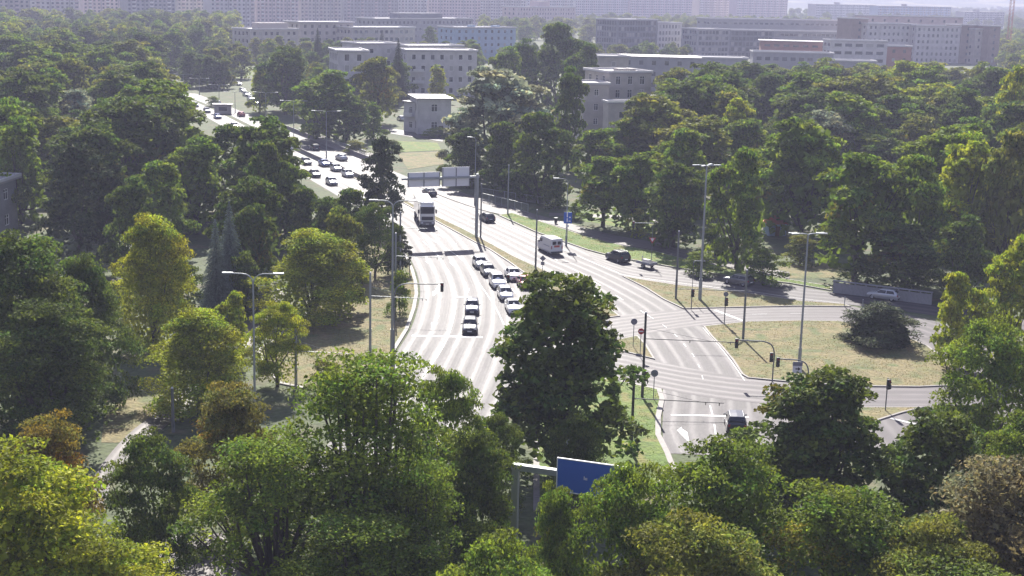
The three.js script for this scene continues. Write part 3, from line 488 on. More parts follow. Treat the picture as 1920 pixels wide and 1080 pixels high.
// trees of the foreground, x, top row, row of the foot, width in the photograph
const N = [
  ['open', 'green', 690, 655, 1130, 465, 'large airy green tree with bare dark limbs showing, below the curved carriageway'],
  ['chestnut', 'dark', 1040, 510, 890, 335, 'tall dark chestnut tree hiding the end of the car queue'],
  ['nearB', 'lime', 60, 835, 1290, 409, 'bright yellow-green tree filling the bottom corner beside the bronze tree'],
  ['nearC', 'bronze', 100, 768, 1090, 251, 'bronze and orange tree beside the pale footpath'],
  ['nearA', 'dark', 290, 805, 1120, 229, 'dark green tree standing over the pale footpath'],
  ['nearC', 'umber', 440, 712, 1010, 251, 'rusty brown tree between the footpath and the airy green tree'],
  ['open', 'green', 515, 815, 1190, 390, 'green tree in front of the rusty brown tree'],
  ['nearA', 'green', 830, 680, 1010, 186, 'green tree at the foot of the tall dark chestnut'],
  ['nearB', 'dark', 890, 800, 1120, 176, 'deep green tree left of the grey gantry column'],
  ['open', 'green', 690, 960, 1260, 416, 'green tree below the airy tree at the bottom edge'],
  ['nearA', 'green', 1172, 862, 1290, 280, 'green tree partly covering the blue direction sign'],
  ['nearB', 'green', 1335, 822, 1230, 330, 'leafy green tree just below the turn arrow on the road'],
  ['chestnut', 'dark', 1535, 690, 1010, 306, 'dark chestnut tree rising in front of the lower crossing road'],
  ['chestnut', 'dark', 1478, 770, 1015, 140, 'lower dark chestnut tree covering the black car'],
  ['nearC', 'green', 1560, 900, 1270, 416, 'green tree with yellow tips at the bottom edge'],
  ['nearA', 'olive', 1300, 960, 1380, 416, 'olive green tree at the bottom edge below the leafy one'],
  ['nearB', 'dusty', 1850, 850, 1280, 394, 'pale brown dusty tree in the bottom corner'],
  ['nearA', 'green', 1835, 590, 930, 260, 'tall green tree at the frame edge beside the large grass island'],
  ['chestnut', 'dark', 1740, 770, 1080, 274, 'dark tree beside the grey side road'],
  ['nearB', 'green', 1890, 770, 1090, 208, 'green tree at the frame edge above the pale brown one'],
  ['nearA', 'olive', 1720, 960, 1330, 361, 'olive tree at the bottom edge beside the pale brown one'],
  ['nearB', 'lime', 220, 1000, 1340, 329, 'yellow-green tree at the very bottom left of the parking glimpse'],
  ['nearA', 'green', 930, 1000, 1420, 329, 'green tree at the bottom edge below the gantry column'],
  ['nearA', 'dark', 925, 770, 985, 150, 'green tree tinted dark for shade behind the grey gantry column'],
  ['nearB', 'dark', 1085, 770, 990, 120, 'green tree tinted dark for shade behind the blue direction sign'],
  ['nearC', 'green', 1035, 900, 1240, 150, 'green tree below the gantry beam beside the blue sign'],
  ['open', 'green', 780, 860, 1200, 306, 'fine-leaved green tree left below the grey gantry column'],
  // left middle
  ['nearD', 'yellow', 290, 396, 655, 190, 'golden yellow tree left of the two blue spruces'],
  ['nearD', 'dark', 60, 430, 800, 330, 'huge dark tree at the left frame edge'],
  ['nearD', 'dark', 165, 470, 760, 200, 'dark tree between the huge edge tree and the golden yellow tree'],
  ['nearB', 'dark', 110, 560, 850, 260, 'dark tree in front of the huge edge tree'],
  ['spruce', 'blue', 407, 410, 598, 76, 'front one of the two blue spruces'],
  ['spruce', 'blue', 433, 377, 578, 84, 'taller rear one of the two blue spruces'],
  ['nearD', 'lime', 375, 575, 770, 225, 'bright lime maple behind the double lamp on the left'],
  ['nearA', 'lime', 520, 560, 725, 140, 'bright lime maple beside the wooden trolley pole'],
  ['midA', 'lime', 440, 545, 690, 80, 'small lime tree just behind the double lamp'],
  ['nearD', 'lime', 585, 425, 600, 225, 'green and yellow chestnut left of the carriageway'],
  ['midB', 'olive', 640, 385, 580, 110, 'olive tree with brownish top behind the green and yellow chestnut'],
  ['nearA', 'dark', 703, 376, 522, 105, 'green tree tinted dark for shade between the lamp post and the green and yellow chestnut'],
  ['midTall', 'conifer', 742, 418, 515, 62, 'narrow black-green tree beside the kerb'],
  ['midTall', 'conifer', 715, 252, 425, 95, 'dark conifer standing left of the sign gantry'],
  ['midA', 'dark', 655, 352, 490, 110, 'dark tree below the conifer at the sign gantry'],
  ['bush', 'green', 750, 505, 590, 60, 'green bush at the kerb below the conifers'],
  ['bush', 'olive', 610, 670, 740, 90, 'low olive bush at the edge of the dry verge'],
  ['midA', 'dark', 430, 232, 400, 150, 'dark tree leaning over the boulevard beside the parked cars'],
  ['midB', 'green', 370, 255, 440, 170, 'green tree left of the one leaning over the boulevard'],
  ['midA', 'dark', 505, 262, 470, 120, 'dark tree at the bend of the boulevard'],
  ['midTall', 'conifer', 150, 265, 480, 170, 'dark pyramidal tree above the golden yellow tree'],
  ['midTall', 'conifer', 215, 300, 470, 90, 'slim dark pyramidal tree beside the larger pyramidal one'],
  ['midA', 'green', 300, 300, 480, 150, 'green tree right above the golden yellow tree'],
  ['midB', 'green', 40, 215, 420, 150, 'green tree above the house corner at the left edge'],
  ['midC', 'dark', 470, 330, 530, 150, 'dark tree behind the blue spruces'],
  ['midC', 'olive', 285, 190, 330, 140, 'olive tree with brownish crown in the left wood'],
  ['midC', 'silver', 150, 165, 300, 110, 'pale grey-green tree in the left wood'],
  ['midB', 'olive', 190, 230, 350, 130, 'brown-tipped tree in front of the pale grey-green one'],
  ['midA', 'dark', 575, 352, 480, 105, 'dark tree below the lower boulevard carriageway'],
  ['midB', 'dark', 617, 368, 492, 95, 'dark tree left of the olive tree with brownish top'],
  ['midC', 'green', 535, 300, 465, 115, 'green tree below the bend of the boulevard'],
  ['midB', 'dark', 490, 252, 415, 115, 'dark round tree covering the middle of the boulevard bend'],
  ['midB', 'dark', 250, 330, 520, 130, 'dark tree just behind the golden tree'],
  ['midC', 'dark', 480, 380, 560, 100, 'dark tree right of the blue spruces'],
  // beyond the boulevard
  ['midA', 'green', 615, 130, 262, 165, 'broad green tree beside the double boulevard lamp'],
  ['midC', 'olive', 708, 105, 232, 92, 'tall chestnut with brown tips left of the small white house'],
  ['spruce', 'conifer', 746, 72, 190, 46, 'narrow spruce in front of the white three-storey block'],
  ['spruce', 'conifer', 596, 52, 140, 40, 'narrow spruce in front of the long pale block'],
  ['spruce', 'conifer', 716, 58, 112, 30, 'small spruce left of the blue block'],
  ['midTall', 'dark', 806, 48, 110, 40, 'dark pyramidal tree in front of the upper grey block'],
  ['midB', 'lime', 487, 122, 210, 52, 'bright yellow-green tree above the parked cars'],
  ['midB', 'yellow', 820, 120, 196, 60, 'yellowing tree in front of the white three-storey block'],
  ['midC', 'dark', 535, 85, 215, 110, 'dark tree between the long pale block and the parked cars'],
  ['midD', 'silver', 935, 122, 335, 205, 'big silver-grey tree in the middle above the sign gantry'],
  ['midB', 'silver', 865, 200, 330, 90, 'smaller silver-grey tree next to the small white house'],
  ['midA', 'dark', 1045, 42, 215, 130, 'tallest dark tree in the middle of the skyline'],
  ['midB', 'dark', 985, 70, 215, 90, 'dark tree left of the tallest skyline tree'],
  ['midB', 'green', 950, 85, 220, 100, 'green tree right of the blue block'],
  ['midA', 'dark', 1095, 80, 230, 90, 'dark tree right of the tallest skyline tree'],
  ['midB', 'dark', 1065, 122, 320, 100, 'dark oval tree left of the white villa wing'],
  ['midA', 'dark', 1010, 210, 380, 150, 'green tree tinted dark for shade behind the fence'],
  ['midC', 'green', 1120, 240, 360, 110, 'green tree below the white villa wing'],
  ['midC', 'green', 1130, 292, 425, 135, 'round green tree with several trunks on the lawn'],
  ['midD', 'green', 1195, 280, 435, 130, 'green tree behind the multi-trunked lawn tree'],
  ['midD', 'dark', 1262, 300, 465, 130, 'dark grey-green tree left of the tall quadruple mast'],
  ['midA', 'green', 1380, 275, 505, 140, 'green tree just right of the tall quadruple mast'],
  ['midTall', 'lime', 1375, 180, 345, 100, 'light green upright tree above the quadruple mast'],
  ['midA', 'dark', 1192, 185, 305, 100, 'dark tree in front of the white villa'],
  ['midC', 'olive', 1262, 125, 262, 100, 'olive tree right of the white villa roof'],
  ['midC', 'silver', 1535, 205, 355, 125, 'round grey-green tree in the right wood'],
  ['midA', 'silver', 1490, 255, 390, 90, 'lower round grey-green tree beside the larger round one'],
  ['midC', 'olive', 1705, 212, 350, 105, 'round tree with pale rim in the right wood'],
  ['midC', 'green', 1600, 285, 525, 190, 'spreading bright green tree above the grey wall'],
  ['midA', 'green', 1700, 290, 530, 170, 'green tree right above the grey wall'],
  ['midB', 'lime', 1800, 245, 500, 190, 'yellow-green tree high on the right above the car'],
  ['midTall', 'lime', 1890, 120, 360, 100, 'tall yellow-green poplar at the right frame edge'],
  ['midA', 'olive', 1880, 240, 520, 150, 'olive tree under the tall poplar at the right frame edge'],
  ['midA', 'lime', 1785, 510, 690, 115, 'yellow tree at the end of the grey wall'],
  ['midA', 'lime', 1890, 440, 680, 150, 'yellow-green tree at the right frame edge above the island'],
  ['midC', 'dark', 1690, 420, 545, 170, 'dark tree hanging over the grey wall'],
  ['midB', 'dark', 1800, 400, 570, 130, 'dark tree behind the yellow tree at the wall end'],
  ['juniper', 'conifer', 1650, 568, 645, 165, 'wide dark juniper on the large grass island'],
  ['bush', 'green', 1430, 465, 530, 100, 'green bush beside the shaded grey car'],
  ['bush', 'lime', 1195, 390, 445, 50, 'lime bush beside the round lawn tree'],
  ['bush', 'green', 1310, 470, 515, 90, 'dark green bush at the mast foot'],
  ['bush', 'green', 1080, 375, 412, 36, 'small bush under the round lawn tree'],
  ['midB', 'dark', 872, 238, 350, 105, 'deep green tree directly behind the gantry post'],
  ['midA', 'dark', 945, 228, 364, 125, 'deep green tree behind the barred railing'],
  ['midD', 'dark', 650, 170, 268, 95, 'deep green tree between the boulevard lamp and the small white house'],
  ['midB', 'green', 700, 190, 262, 60, 'green tree beside the parked white car near the small house'],
  ['bush', 'green', 822, 238, 258, 70, 'clipped green hedge in front of the small white house'],
  ['bush', 'dark', 735, 262, 285, 60, 'deep green bush on the lawn above the sign gantry'],
  ['bush', 'olive', 665, 262, 288, 60, 'olive bush beside the outer barrier of the far bend'],
  ['bush', 'dark', 1625, 478, 534, 110, 'broad bush behind the left part of the grey wall'],
  ['bush', 'dark', 1700, 482, 545, 120, 'broad bush behind the right part of the grey wall'],
  ['bush', 'olive', 1500, 438, 494, 90, 'olive bush above the dry grass patch by the slip road'],
  ['bush', 'dark', 1405, 425, 486, 100, 'deep green bush right of the tall quadruple mast'],
  ['bush', 'green', 1340, 418, 480, 90, 'green bush just left of the tall quadruple mast'],
  ['bush', 'dark', 1255, 402, 462, 90, 'deep green bush left of the give-way sign'],
  ['bush', 'dark', 1560, 400, 470, 110, 'deep green bush under the spreading bright green tree'],
  ['bush', 'dark', 980, 318, 372, 110, 'deep green bush behind the long grey railing'],
  ['bush', 'dark', 1040, 330, 392, 70, 'deep green bush at the end of the long grey railing'],
  ['bush', 'dark', 640, 470, 545, 110, 'deep green bush under the olive tree with brownish top'],
  ['bush', 'dark', 340, 480, 590, 110, 'deep green bush right of the golden yellow tree'],
  ['bush', 'dark', 460, 470, 590, 90, 'deep green bush right of the blue spruces'],
  ['bush', 'green', 400, 180, 200, 40, 'small hedge bush beside the bus shelter'],
];
for (const [k, c, x, t, b, w, label] of N) tree(k, c, x, t, b, w, label);
// woods: single trees that stand so close that only their crowns show
function inside(p, poly) { let c = false; for (let i = 0, j = poly.length - 1; i < poly.length; j = i++) { const a = poly[i], b = poly[j]; if ((a.z > p.z) !== (b.z > p.z) && p.x < (b.x - a.x) * (p.z - a.z) / (b.z - a.z) + a.x) c = !c; } return c; }
function wood(seed, poly, gap, kinds, tints, hRange, label, group, keep, o = {}) {
  const r = rng(seed), P = px(poly), xs = P.map((p) => p.x), zs = P.map((p) => p.z), x0 = Math.min(...xs), x1 = Math.max(...xs), z0 = Math.min(...zs), z1 = Math.max(...zs), list = [];
  for (let z = z0; z < z1; z += gap * 0.86) for (let x = x0; x < x1; x += gap) {
    const p = V(x + (r() - 0.5) * gap * 0.8, 0, z + (r() - 0.5) * gap * 0.8), a = r(), b = r(), c = r(), d = r(), e = r();
    if (!inside(p, P)) continue;
    const q = project(p); if (q[0] < -120 || q[0] > 2040) continue;
    if (treeSpots.some(([tx, tz, tr]) => Math.hypot(tx - p.x, tz - p.z) < Math.min(tr, gap) * 0.8)) continue;
    if (buildingSpots.some(([ax, az, ar]) => Math.hypot(ax - p.x, az - p.z) < ar)) continue;
    const h = hRange[0] + (hRange[1] - hRange[0]) * a;
    list.push({ p, h, w: h * (0.75 + 0.35 * d), kind: kinds[Math.floor(b * kinds.length)], tint: tints[Math.floor(c * tints.length)], turn: e * 6.28 });
  }
  list.sort((a, b) => b.p.z - a.p.z);
  const word = { green: 'mid-green', dark: 'dark green', olive: 'olive', lime: 'yellow-green', silver: 'grey-green', yellow: 'golden' }, xs2 = list.map((t) => project(t.p)[0]), lo = Math.min(...xs2), hi = Math.max(...xs2);
  list.slice(0, keep).forEach((t, i) => {
    const across = Math.min(3, Math.floor((project(t.p)[0] - lo) / (hi - lo + 1) * 4)), deep = ['front', 'second', 'third', 'rear'][Math.min(3, Math.floor(i / keep * 4))];
    plantTree(t.kind, t.tint, t.p, t.h, t.w, `${t.h > 17 ? 'tall ' : t.h < 13.5 ? 'low ' : ''}${word[t.tint]} ${label}, ${deep} row, ${['far left', 'mid-left', 'mid-right', 'far right'][across]}`, { group, turn: t.turn });
  });
  const rest = list.slice(keep); if (!rest.length) return;
  const mass = new THREE.Group(); mass.name = numbered('distant_wood'); mass.userData = { kind: 'stuff', label: o.mass, category: 'wood' }; scene.add(mass);
  const sets = new Map(); for (const t of rest) { const k = t.kind + '/' + t.tint; if (!sets.has(k)) sets.set(k, []); sets.get(k).push(t); }
  const m4 = new THREE.Matrix4(), qt = new THREE.Quaternion();
  for (const [k, ts] of sets) {
    const [kind, tint] = k.split('/');
    for (const [n, g, m] of [['crowns', PROTO[kind].crown, TINT[tint]], ['trunks', PROTO[kind].trunk, bark]]) {
      const im = new THREE.InstancedMesh(g, m, ts.length); im.name = n; im.castShadow = im.receiveShadow = true;
      ts.forEach((t, i) => im.setMatrixAt(i, m4.compose(t.p, qt.setFromAxisAngle(V(0, 1, 0), t.turn), V(t.w / 0.8, t.h, t.w / 0.8)))); mass.add(im);
    }
  }
}
wood(901, [[-200, 150], [290, 150], [300, 230], [335, 320], [420, 400], [590, 430], [480, 470], [200, 430], [-200, 430]], 15, ['midA', 'midB', 'midC', 'midD', 'midD'], ['green', 'dark', 'olive', 'green', 'dark'], [11, 21], 'tree in the wood left of the boulevard', 'trees of the left wood', 75, { mass: 'rear trees of the left wood behind the first rows' });
wood(902, [[1130, 345], [1235, 295], [1335, 225], [2100, 205], [2100, 500], [1760, 515], [1560, 490], [1440, 455], [1300, 440], [1200, 400]], 16, ['midA', 'midB', 'midC', 'midD', 'midD'], ['green', 'dark', 'olive', 'dark', 'green', 'lime'], [12, 22], 'tree in the wood right of the crossing', 'trees of the right wood', 75, { mass: 'rear trees of the right wood behind the first rows' });
wood(903, [[-200, 62], [460, 62], [440, 95], [330, 150], [-200, 150]], 17, ['farA', 'farB', 'midB'], ['green', 'olive', 'dark', 'lime'], [12, 19], 'tree in the hazy belt below the left towers', 'trees of the left hazy belt', 30, { mass: 'hazy belt of trees below the left tower blocks' });
wood(904, [[900, 60], [1130, 52], [1480, 56], [1600, 60], [1600, 78], [1300, 80], [1100, 84], [900, 84]], 20, ['farA', 'farB'], ['green', 'olive', 'lime'], [11, 17], 'hazy tree between the office quarter and the towers', 'hazy trees before the central towers', 0, { mass: 'hazy trees between the office quarter and the towers' });
wood(905, [[1480, 34], [1920, 22], [2050, 40], [2050, 70], [1800, 62], [1600, 52], [1480, 52]], 40, ['farA', 'farB'], ['green', 'olive'], [12, 18], 'far hazy tree', 'far hazy trees', 0, { mass: 'hazy trees below the far fields on the right' });
wood(906, [[1310, 205], [1340, 185], [1700, 190], [1920, 190], [2050, 190], [2050, 225], [1320, 225]], 14, ['midA', 'midB', 'midC', 'midD'], ['green', 'dark', 'olive', 'green', 'lime'], [11, 16], 'tree along the upper edge of the right wood', 'trees of the upper right edge', 30, { mass: 'row of trees along the upper edge of the right wood' });
wood(910, [[930, 120], [1150, 118], [1300, 120], [1300, 132], [1150, 140], [930, 150]], 16, ['farA', 'farB'], ['green', 'olive', 'dark'], [9, 13], 'tree between the villa and the office quarter', 'trees behind the villa', 12, { mass: 'trees between the villa and the office quarter' });
wood(907, [[480, 118], [640, 116], [780, 124], [960, 126], [960, 150], [560, 240], [500, 190], [470, 140]], 15, ['midA', 'midB', 'midTall'], ['dark', 'olive', 'green'], [9, 14], 'tree between the white blocks and the boulevard', 'trees between the white blocks', 14, { mass: 'trees between the white blocks and the clinic row' });
wood(908, [[380, 120], [470, 118], [440, 170], [350, 168]], 12, ['midA', 'midB'], ['dark', 'olive'], [10, 14], 'tree behind the farthest boulevard lamps', 'dark trees behind the farthest lamps', 14, { mass: 'dark trees behind the farthest boulevard lamps' });
wood(909, [[200, 1230], [700, 1280], [1200, 1300], [1800, 1220], [2050, 1150], [2100, 1500], [-100, 1500]], 13, ['nearA', 'nearB', 'nearC'], ['green', 'olive', 'green'], [9, 11], 'tree below the bottom edge of the picture', 'foreground filler trees', 40, { mass: 'trees below the bottom edge' });
wood(911, [[1872, 80], [2060, 78], [2060, 190], [1890, 190]], 16, ['farA', 'farB', 'midB'], ['green', 'olive', 'lime'], [11, 16], 'tree below the crane', 'trees below the crane', 10, { mass: 'trees below the crane at the right frame edge' });
// ---------------------------------------------------------------- vehicles (local +x is forward)
const carPaint = (r, g, b, rough = 0.32, metal = 0.1) => new THREE.MeshPhysicalMaterial({ color: new THREE.Color().setRGB(r, g, b), roughness: rough, metalness: metal, clearcoat: 1, clearcoatRoughness: 0.06 });
const PAINT = { white: carPaint(0.72, 0.72, 0.7), silver: carPaint(0.42, 0.43, 0.45, 0.3, 0.5), black: carPaint(0.012, 0.012, 0.014), navy: carPaint(0.014, 0.02, 0.055), grey: carPaint(0.1, 0.105, 0.115, 0.3, 0.4), red: carPaint(0.36, 0.02, 0.02), blue: carPaint(0.03, 0.08, 0.3) };
const autoGlass = phys(0.012, 0.014, 0.018, 0.05, { ior: 1.55 }), rubber = mat(0.018, 0.018, 0.018, 0.85), alloy = new THREE.MeshStandardMaterial({ color: new THREE.Color().setRGB(0.5, 0.5, 0.52), roughness: 0.35, metalness: 0.8 }), lampGlass = phys(0.65, 0.66, 0.68, 0.12, { clearcoat: 1 }), tailGlass = phys(0.3, 0.01, 0.01, 0.2, { clearcoat: 1 }), blackTrim = mat(0.022, 0.022, 0.024, 0.6), plate = mat(0.7, 0.7, 0.66, 0.5);
function loft(stations) {             // stations: [x, [[z, y] ...half section from the sill to the roof centre]]
  const pos = [], idx = [], n = stations[0][1].length, ring = 2 * n - 1;
  for (const [x, half] of stations) { for (const [z, y] of half) pos.push(x, y, z); for (let i = n - 2; i >= 0; i--) pos.push(x, half[i][1], -half[i][0]); }
  for (let s = 0; s < stations.length - 1; s++) for (let i = 0; i < ring - 1; i++) { const a = s * ring + i, b = a + 1, c = a + ring, d = c + 1; idx.push(a, c, b, b, c, d); }
  for (const s of [0, stations.length - 1]) { const o = s * ring; for (let i = 1; i < ring - 1; i++) s ? idx.push(o, o + i, o + i + 1) : idx.push(o, o + i + 1, o + i); }
  for (let s = 0; s < stations.length - 1; s++) { const a = s * ring, b = a + ring - 1, c = a + ring, d = c + ring - 1; idx.push(a, b, c, b, d, c); }
  const g = new THREE.BufferGeometry(); g.setAttribute('position', new THREE.Float32BufferAttribute(pos, 3)); g.setAttribute('uv', new THREE.Float32BufferAttribute(new Float32Array(pos.length / 3 * 2), 2)); g.setIndex(idx);
  const q = g.toNonIndexed(); q.computeVertexNormals(); return q;
}
function quad(a, b, c, d) { const g = new THREE.BufferGeometry(); g.setAttribute('position', new THREE.Float32BufferAttribute([...a, ...b, ...c, ...a, ...c, ...d], 3)); g.setAttribute('uv', new THREE.Float32BufferAttribute(new Float32Array(12), 2)); g.computeVertexNormals(); return g; }
// a pane of glass with a little thickness, set just proud of the body
function pane(pts, off) { const n = V(...pts[1]).sub(V(...pts[0])).cross(V(...pts[2]).sub(V(...pts[0]))).normalize().multiplyScalar(off), o = pts.map((p) => [p[0] + n.x, p[1] + n.y, p[2] + n.z]); return merge([quad(...o), quad(pts[0], pts[1], o[1], o[0]), quad(pts[1], pts[2], o[2], o[1]), quad(pts[2], pts[3], o[3], o[2]), quad(pts[3], pts[0], o[0], o[3])]); }
const tyreGeo = new THREE.LatheGeometry([[0.19, -0.1], [0.3, -0.105], [0.325, -0.07], [0.33, 0], [0.325, 0.07], [0.3, 0.105], [0.19, 0.1]].map(([x, y]) => new THREE.Vector2(x, y)), 20).rotateX(Math.PI / 2);
const rimGeo = (() => { const g = [new THREE.CylinderGeometry(0.2, 0.2, 0.12, 18).rotateX(Math.PI / 2), new THREE.TorusGeometry(0.185, 0.02, 6, 18).translate(0, 0, 0.1), new THREE.TorusGeometry(0.185, 0.02, 6, 18).translate(0, 0, -0.1)]; for (let i = 0; i < 5; i++) { const a = i * 1.2566; g.push(rod(V(0, 0, 0.08), V(Math.cos(a) * 0.19, Math.sin(a) * 0.19, 0.1), 0.025, 0.018, 5), rod(V(0, 0, -0.08), V(Math.cos(a) * 0.19, Math.sin(a) * 0.19, -0.1), 0.025, 0.018, 5)); } return merge(g); })();
function wheel(root, x, z, r = 0.33, wide = 1) { const w = part('wheel', tyreGeo, rubber, root); w.position.set(x, r, z); w.scale.set(r / 0.33, r / 0.33, wide); part('rim', rimGeo, alloy, w); return w; }
const SHAPES = {
  hatch: { L: 4.15, W: 1.76, H: 1.46, belt: 0.92, hood: 0.9, cowl: 0.98, roofF: 0.3, roofR: -1.5, tail: -1.98, axle: 1.28 },
  suv: { L: 4.45, W: 1.84, H: 1.66, belt: 1.04, hood: 1.02, cowl: 1.0, roofF: 0.35, roofR: -1.75, tail: -2.12, axle: 1.33 },
  sedan: { L: 4.6, W: 1.8, H: 1.45, belt: 0.92, hood: 0.9, cowl: 0.98, roofF: 0.25, roofR: -0.95, tail: -1.65, axle: 1.38 },
};
const carCache = new Map();
function carParts(kind) {
  if (carCache.has(kind)) return carCache.get(kind);
  const c = SHAPES[kind], hw = c.W / 2, f = c.L / 2, r = -c.L / 2, deck = kind === 'sedan' ? c.belt + 0.05 : c.belt;
  const sec = (w, belt, roof, rw) => [[hw * w * 0.88, 0.2], [hw * w * 0.98, 0.34], [hw * w, 0.58], [hw * w * 0.99, belt * 0.86], [hw * w * 0.94, belt], [rw, roof - 0.05], [rw * 0.86, roof], [0, roof + 0.025]];
  const low = (w, belt) => sec(w, belt - 0.03, belt + 0.05, hw * w * 0.86);
  const body = loft([
    [r, low(0.84, 0.6)], [r + 0.08, low(0.93, deck - 0.12)], [r + 0.22, kind === 'sedan' ? low(0.97, deck) : sec(0.97, c.belt, c.belt + 0.12, hw * 0.8)], [c.tail + 0.04, kind === 'sedan' ? low(0.99, deck) : sec(0.98, c.belt, c.belt + 0.2, hw * 0.79)],
    [c.roofR, sec(1, c.belt, c.H - 0.03, hw * 0.72)], [(c.roofR + c.roofF) / 2, sec(1, c.belt, c.H, hw * 0.74)], [c.roofF, sec(1, c.belt, c.H - 0.03, hw * 0.72)],
    [c.cowl, low(0.995, c.hood + 0.02)], [f - 0.5, low(0.97, c.hood - 0.06)], [f - 0.16, low(0.92, c.hood - 0.16)], [f - 0.03, low(0.84, c.hood - 0.3)], [f, low(0.78, 0.5)]]);
  const z0 = hw * 0.8, z1 = hw * 0.66, yb = c.hood + 0.1, yr = c.H - 0.06;
  const wind = pane([[c.cowl - 0.06, yb, z0], [c.cowl - 0.06, yb, -z0], [c.roofF + 0.06, yr, -z1], [c.roofF + 0.06, yr, z1]], 0.02);
  const rb = kind === 'sedan' ? c.tail + 0.1 : c.tail + 0.02, rear = pane([[rb, c.belt + (kind === 'sedan' ? 0.14 : 0.26), -z0 * 0.95], [rb, c.belt + (kind === 'sedan' ? 0.14 : 0.26), z0 * 0.95], [c.roofR - 0.05, yr - 0.02, z1], [c.roofR - 0.05, yr - 0.02, -z1]], 0.02);
  const sides = [], yA = c.belt + 0.05, yB = c.H - 0.12, zA = hw * 0.935, zB = hw * 0.755, mid = (c.roofR + c.roofF) / 2 + 0.1;
  for (const s of [1, -1]) for (const [x0, x1, t0, t1] of [[mid + 0.05, c.cowl - 0.2, mid + 0.05, c.roofF - 0.02], [c.roofR - 0.12, mid - 0.05, c.roofR + 0.08, mid - 0.05]]) { const q = [[x0, yA, s * zA], [x1, yA, s * zA], [t1, yB, s * zB], [t0, yB, s * zB]]; sides.push(pane(s > 0 ? q : [q[1], q[0], q[3], q[2]], 0.025)); }
  const R = {
    body, wind, rear, sides, c,
    head: [1, -1].map((s) => rbox(0.16, 0.14, 0.34, 0.05, f - 0.14, c.hood - 0.24, s * hw * 0.66)), tail: [1, -1].map((s) => rbox(0.12, 0.26, 0.22, 0.04, r + 0.1, c.belt - 0.16, s * hw * 0.78)),
    grille: rbox(0.08, 0.2, c.W * 0.5, 0.03, f - 0.01, 0.46, 0), bumper: merge([rbox(0.1, 0.12, c.W * 0.7, 0.04, f - 0.02, 0.27, 0), rbox(0.1, 0.16, c.W * 0.72, 0.04, r + 0.02, 0.3, 0)]), plates: [box(0.02, 0.11, 0.5, f + 0.045, 0.42, 0), box(0.02, 0.11, 0.5, r - 0.015, 0.58, 0)],
    mirror: [1, -1].map((s) => rbox(0.14, 0.12, 0.2, 0.04, c.cowl - 0.35, c.belt + 0.08, s * (hw + 0.06))), rails: [1, -1].map((s) => rod(V(c.roofR + 0.1, c.H - 0.01, s * hw * 0.66), V(c.roofF - 0.15, c.H - 0.01, s * hw * 0.66), 0.02, 0.02, 5)),
  };
  carCache.set(kind, R); return R;
}
function car(kind, color, label, x, y, hx, hy, o = {}) {
  const p = G(x, y, 0.045), q = G(hx, hy, 0.045), R = carParts(kind), c = R.c, t = thing('car', label, 'car', o.group, p, turnTo(p, q));
  part('body', R.body, PAINT[color], t); part('windshield', R.wind, autoGlass, t); part('rear_window', R.rear, autoGlass, t);
  for (const s of R.sides) part('side_window', s, autoGlass, t);
  for (const h of R.head) part('headlight', h, lampGlass, t); for (const h of R.tail) part('tail_light', h, tailGlass, t);
  part('grille', R.grille, blackTrim, t); part('bumper', R.bumper, blackTrim, t); for (const h of R.plates) part('number_plate', h, plate, t); for (const m of R.mirror) part('mirror', m, PAINT[color], t);
  if (kind === 'suv') for (const m of R.rails) part('roof_rail', m, alloy, t);
  for (const wx of [c.axle, -c.axle]) for (const s of [1, -1]) wheel(t, wx, s * (c.W / 2 - 0.12));
  return t;
}
const Q = 'cars queuing on the incoming carriageway';
car('hatch', 'silver', 'silver car at the head end of the queue near the sign shadow', 900, 500, 918, 520, { group: Q });
car('hatch', 'grey', 'grey car second in the queue between silver car and white off-roader', 915, 515, 930, 533, { group: Q });
car('suv', 'white', 'white off-roader third in the queue', 932, 536, 946, 556, { group: Q });
car('hatch', 'silver', 'silver hatchback fourth in the queue', 947, 559, 958, 578, { group: Q });
car('sedan', 'white', 'white car fifth in the queue half hidden by the chestnut', 962, 583, 972, 604, { group: Q });
car('sedan', 'white', 'white car beside the median in front of the red car', 962, 522, 984, 544, { group: Q });
car('hatch', 'red', 'red car beside the median half hidden by the chestnut', 984, 538, 1003, 560, { group: Q });
car('hatch', 'navy', 'navy car waiting second at the stop line', 885, 584, 884, 620, { group: Q });
car('hatch', 'black', 'black car waiting first at the stop line', 881, 620, 878, 660, { group: Q });
car('hatch', 'black', 'black hatchback driving away beside the footpath railing', 913, 414, 880, 398);
car('suv', 'black', 'black estate car towing a trailer on the slip road', 1158, 489, 1120, 477);
car('hatch', 'grey', 'grey car in tree shade on the slip road', 1384, 533, 1340, 525);
car('hatch', 'silver', 'silver hatchback in front of the grey panelled wall', 1656, 561, 1610, 555);
car('suv', 'black', 'black car at the lower stop line half hidden by the chestnut', 1378, 803, 1368, 762);
const FQ = 'cars on the far bend of the boulevard';
car('hatch', 'navy', 'dark car on the far bend nearest the dark tree', 574, 308, 600, 322, { group: FQ });
car('sedan', 'blue', 'blue car on the far bend left of the median lamp', 608, 311, 640, 327, { group: FQ });
car('hatch', 'silver', 'silver car on the far bend below the median lamp', 630, 320, 660, 335, { group: FQ });
car('hatch', 'white', 'white car on the far bend right of the median lamp', 652, 331, 690, 350, { group: FQ });
car('sedan', 'black', 'black car behind the sign panels', 805, 366, 760, 345, { group: FQ });
car('sedan', 'blue', 'blue car far up the boulevard', 408, 222, 440, 240, { group: FQ });
car('hatch', 'white', 'white car parked on the service road near the small white house', 706, 240, 690, 236);
car('hatch', 'silver', 'silver car parked under the chestnut by the small white house', 752, 226, 740, 222);
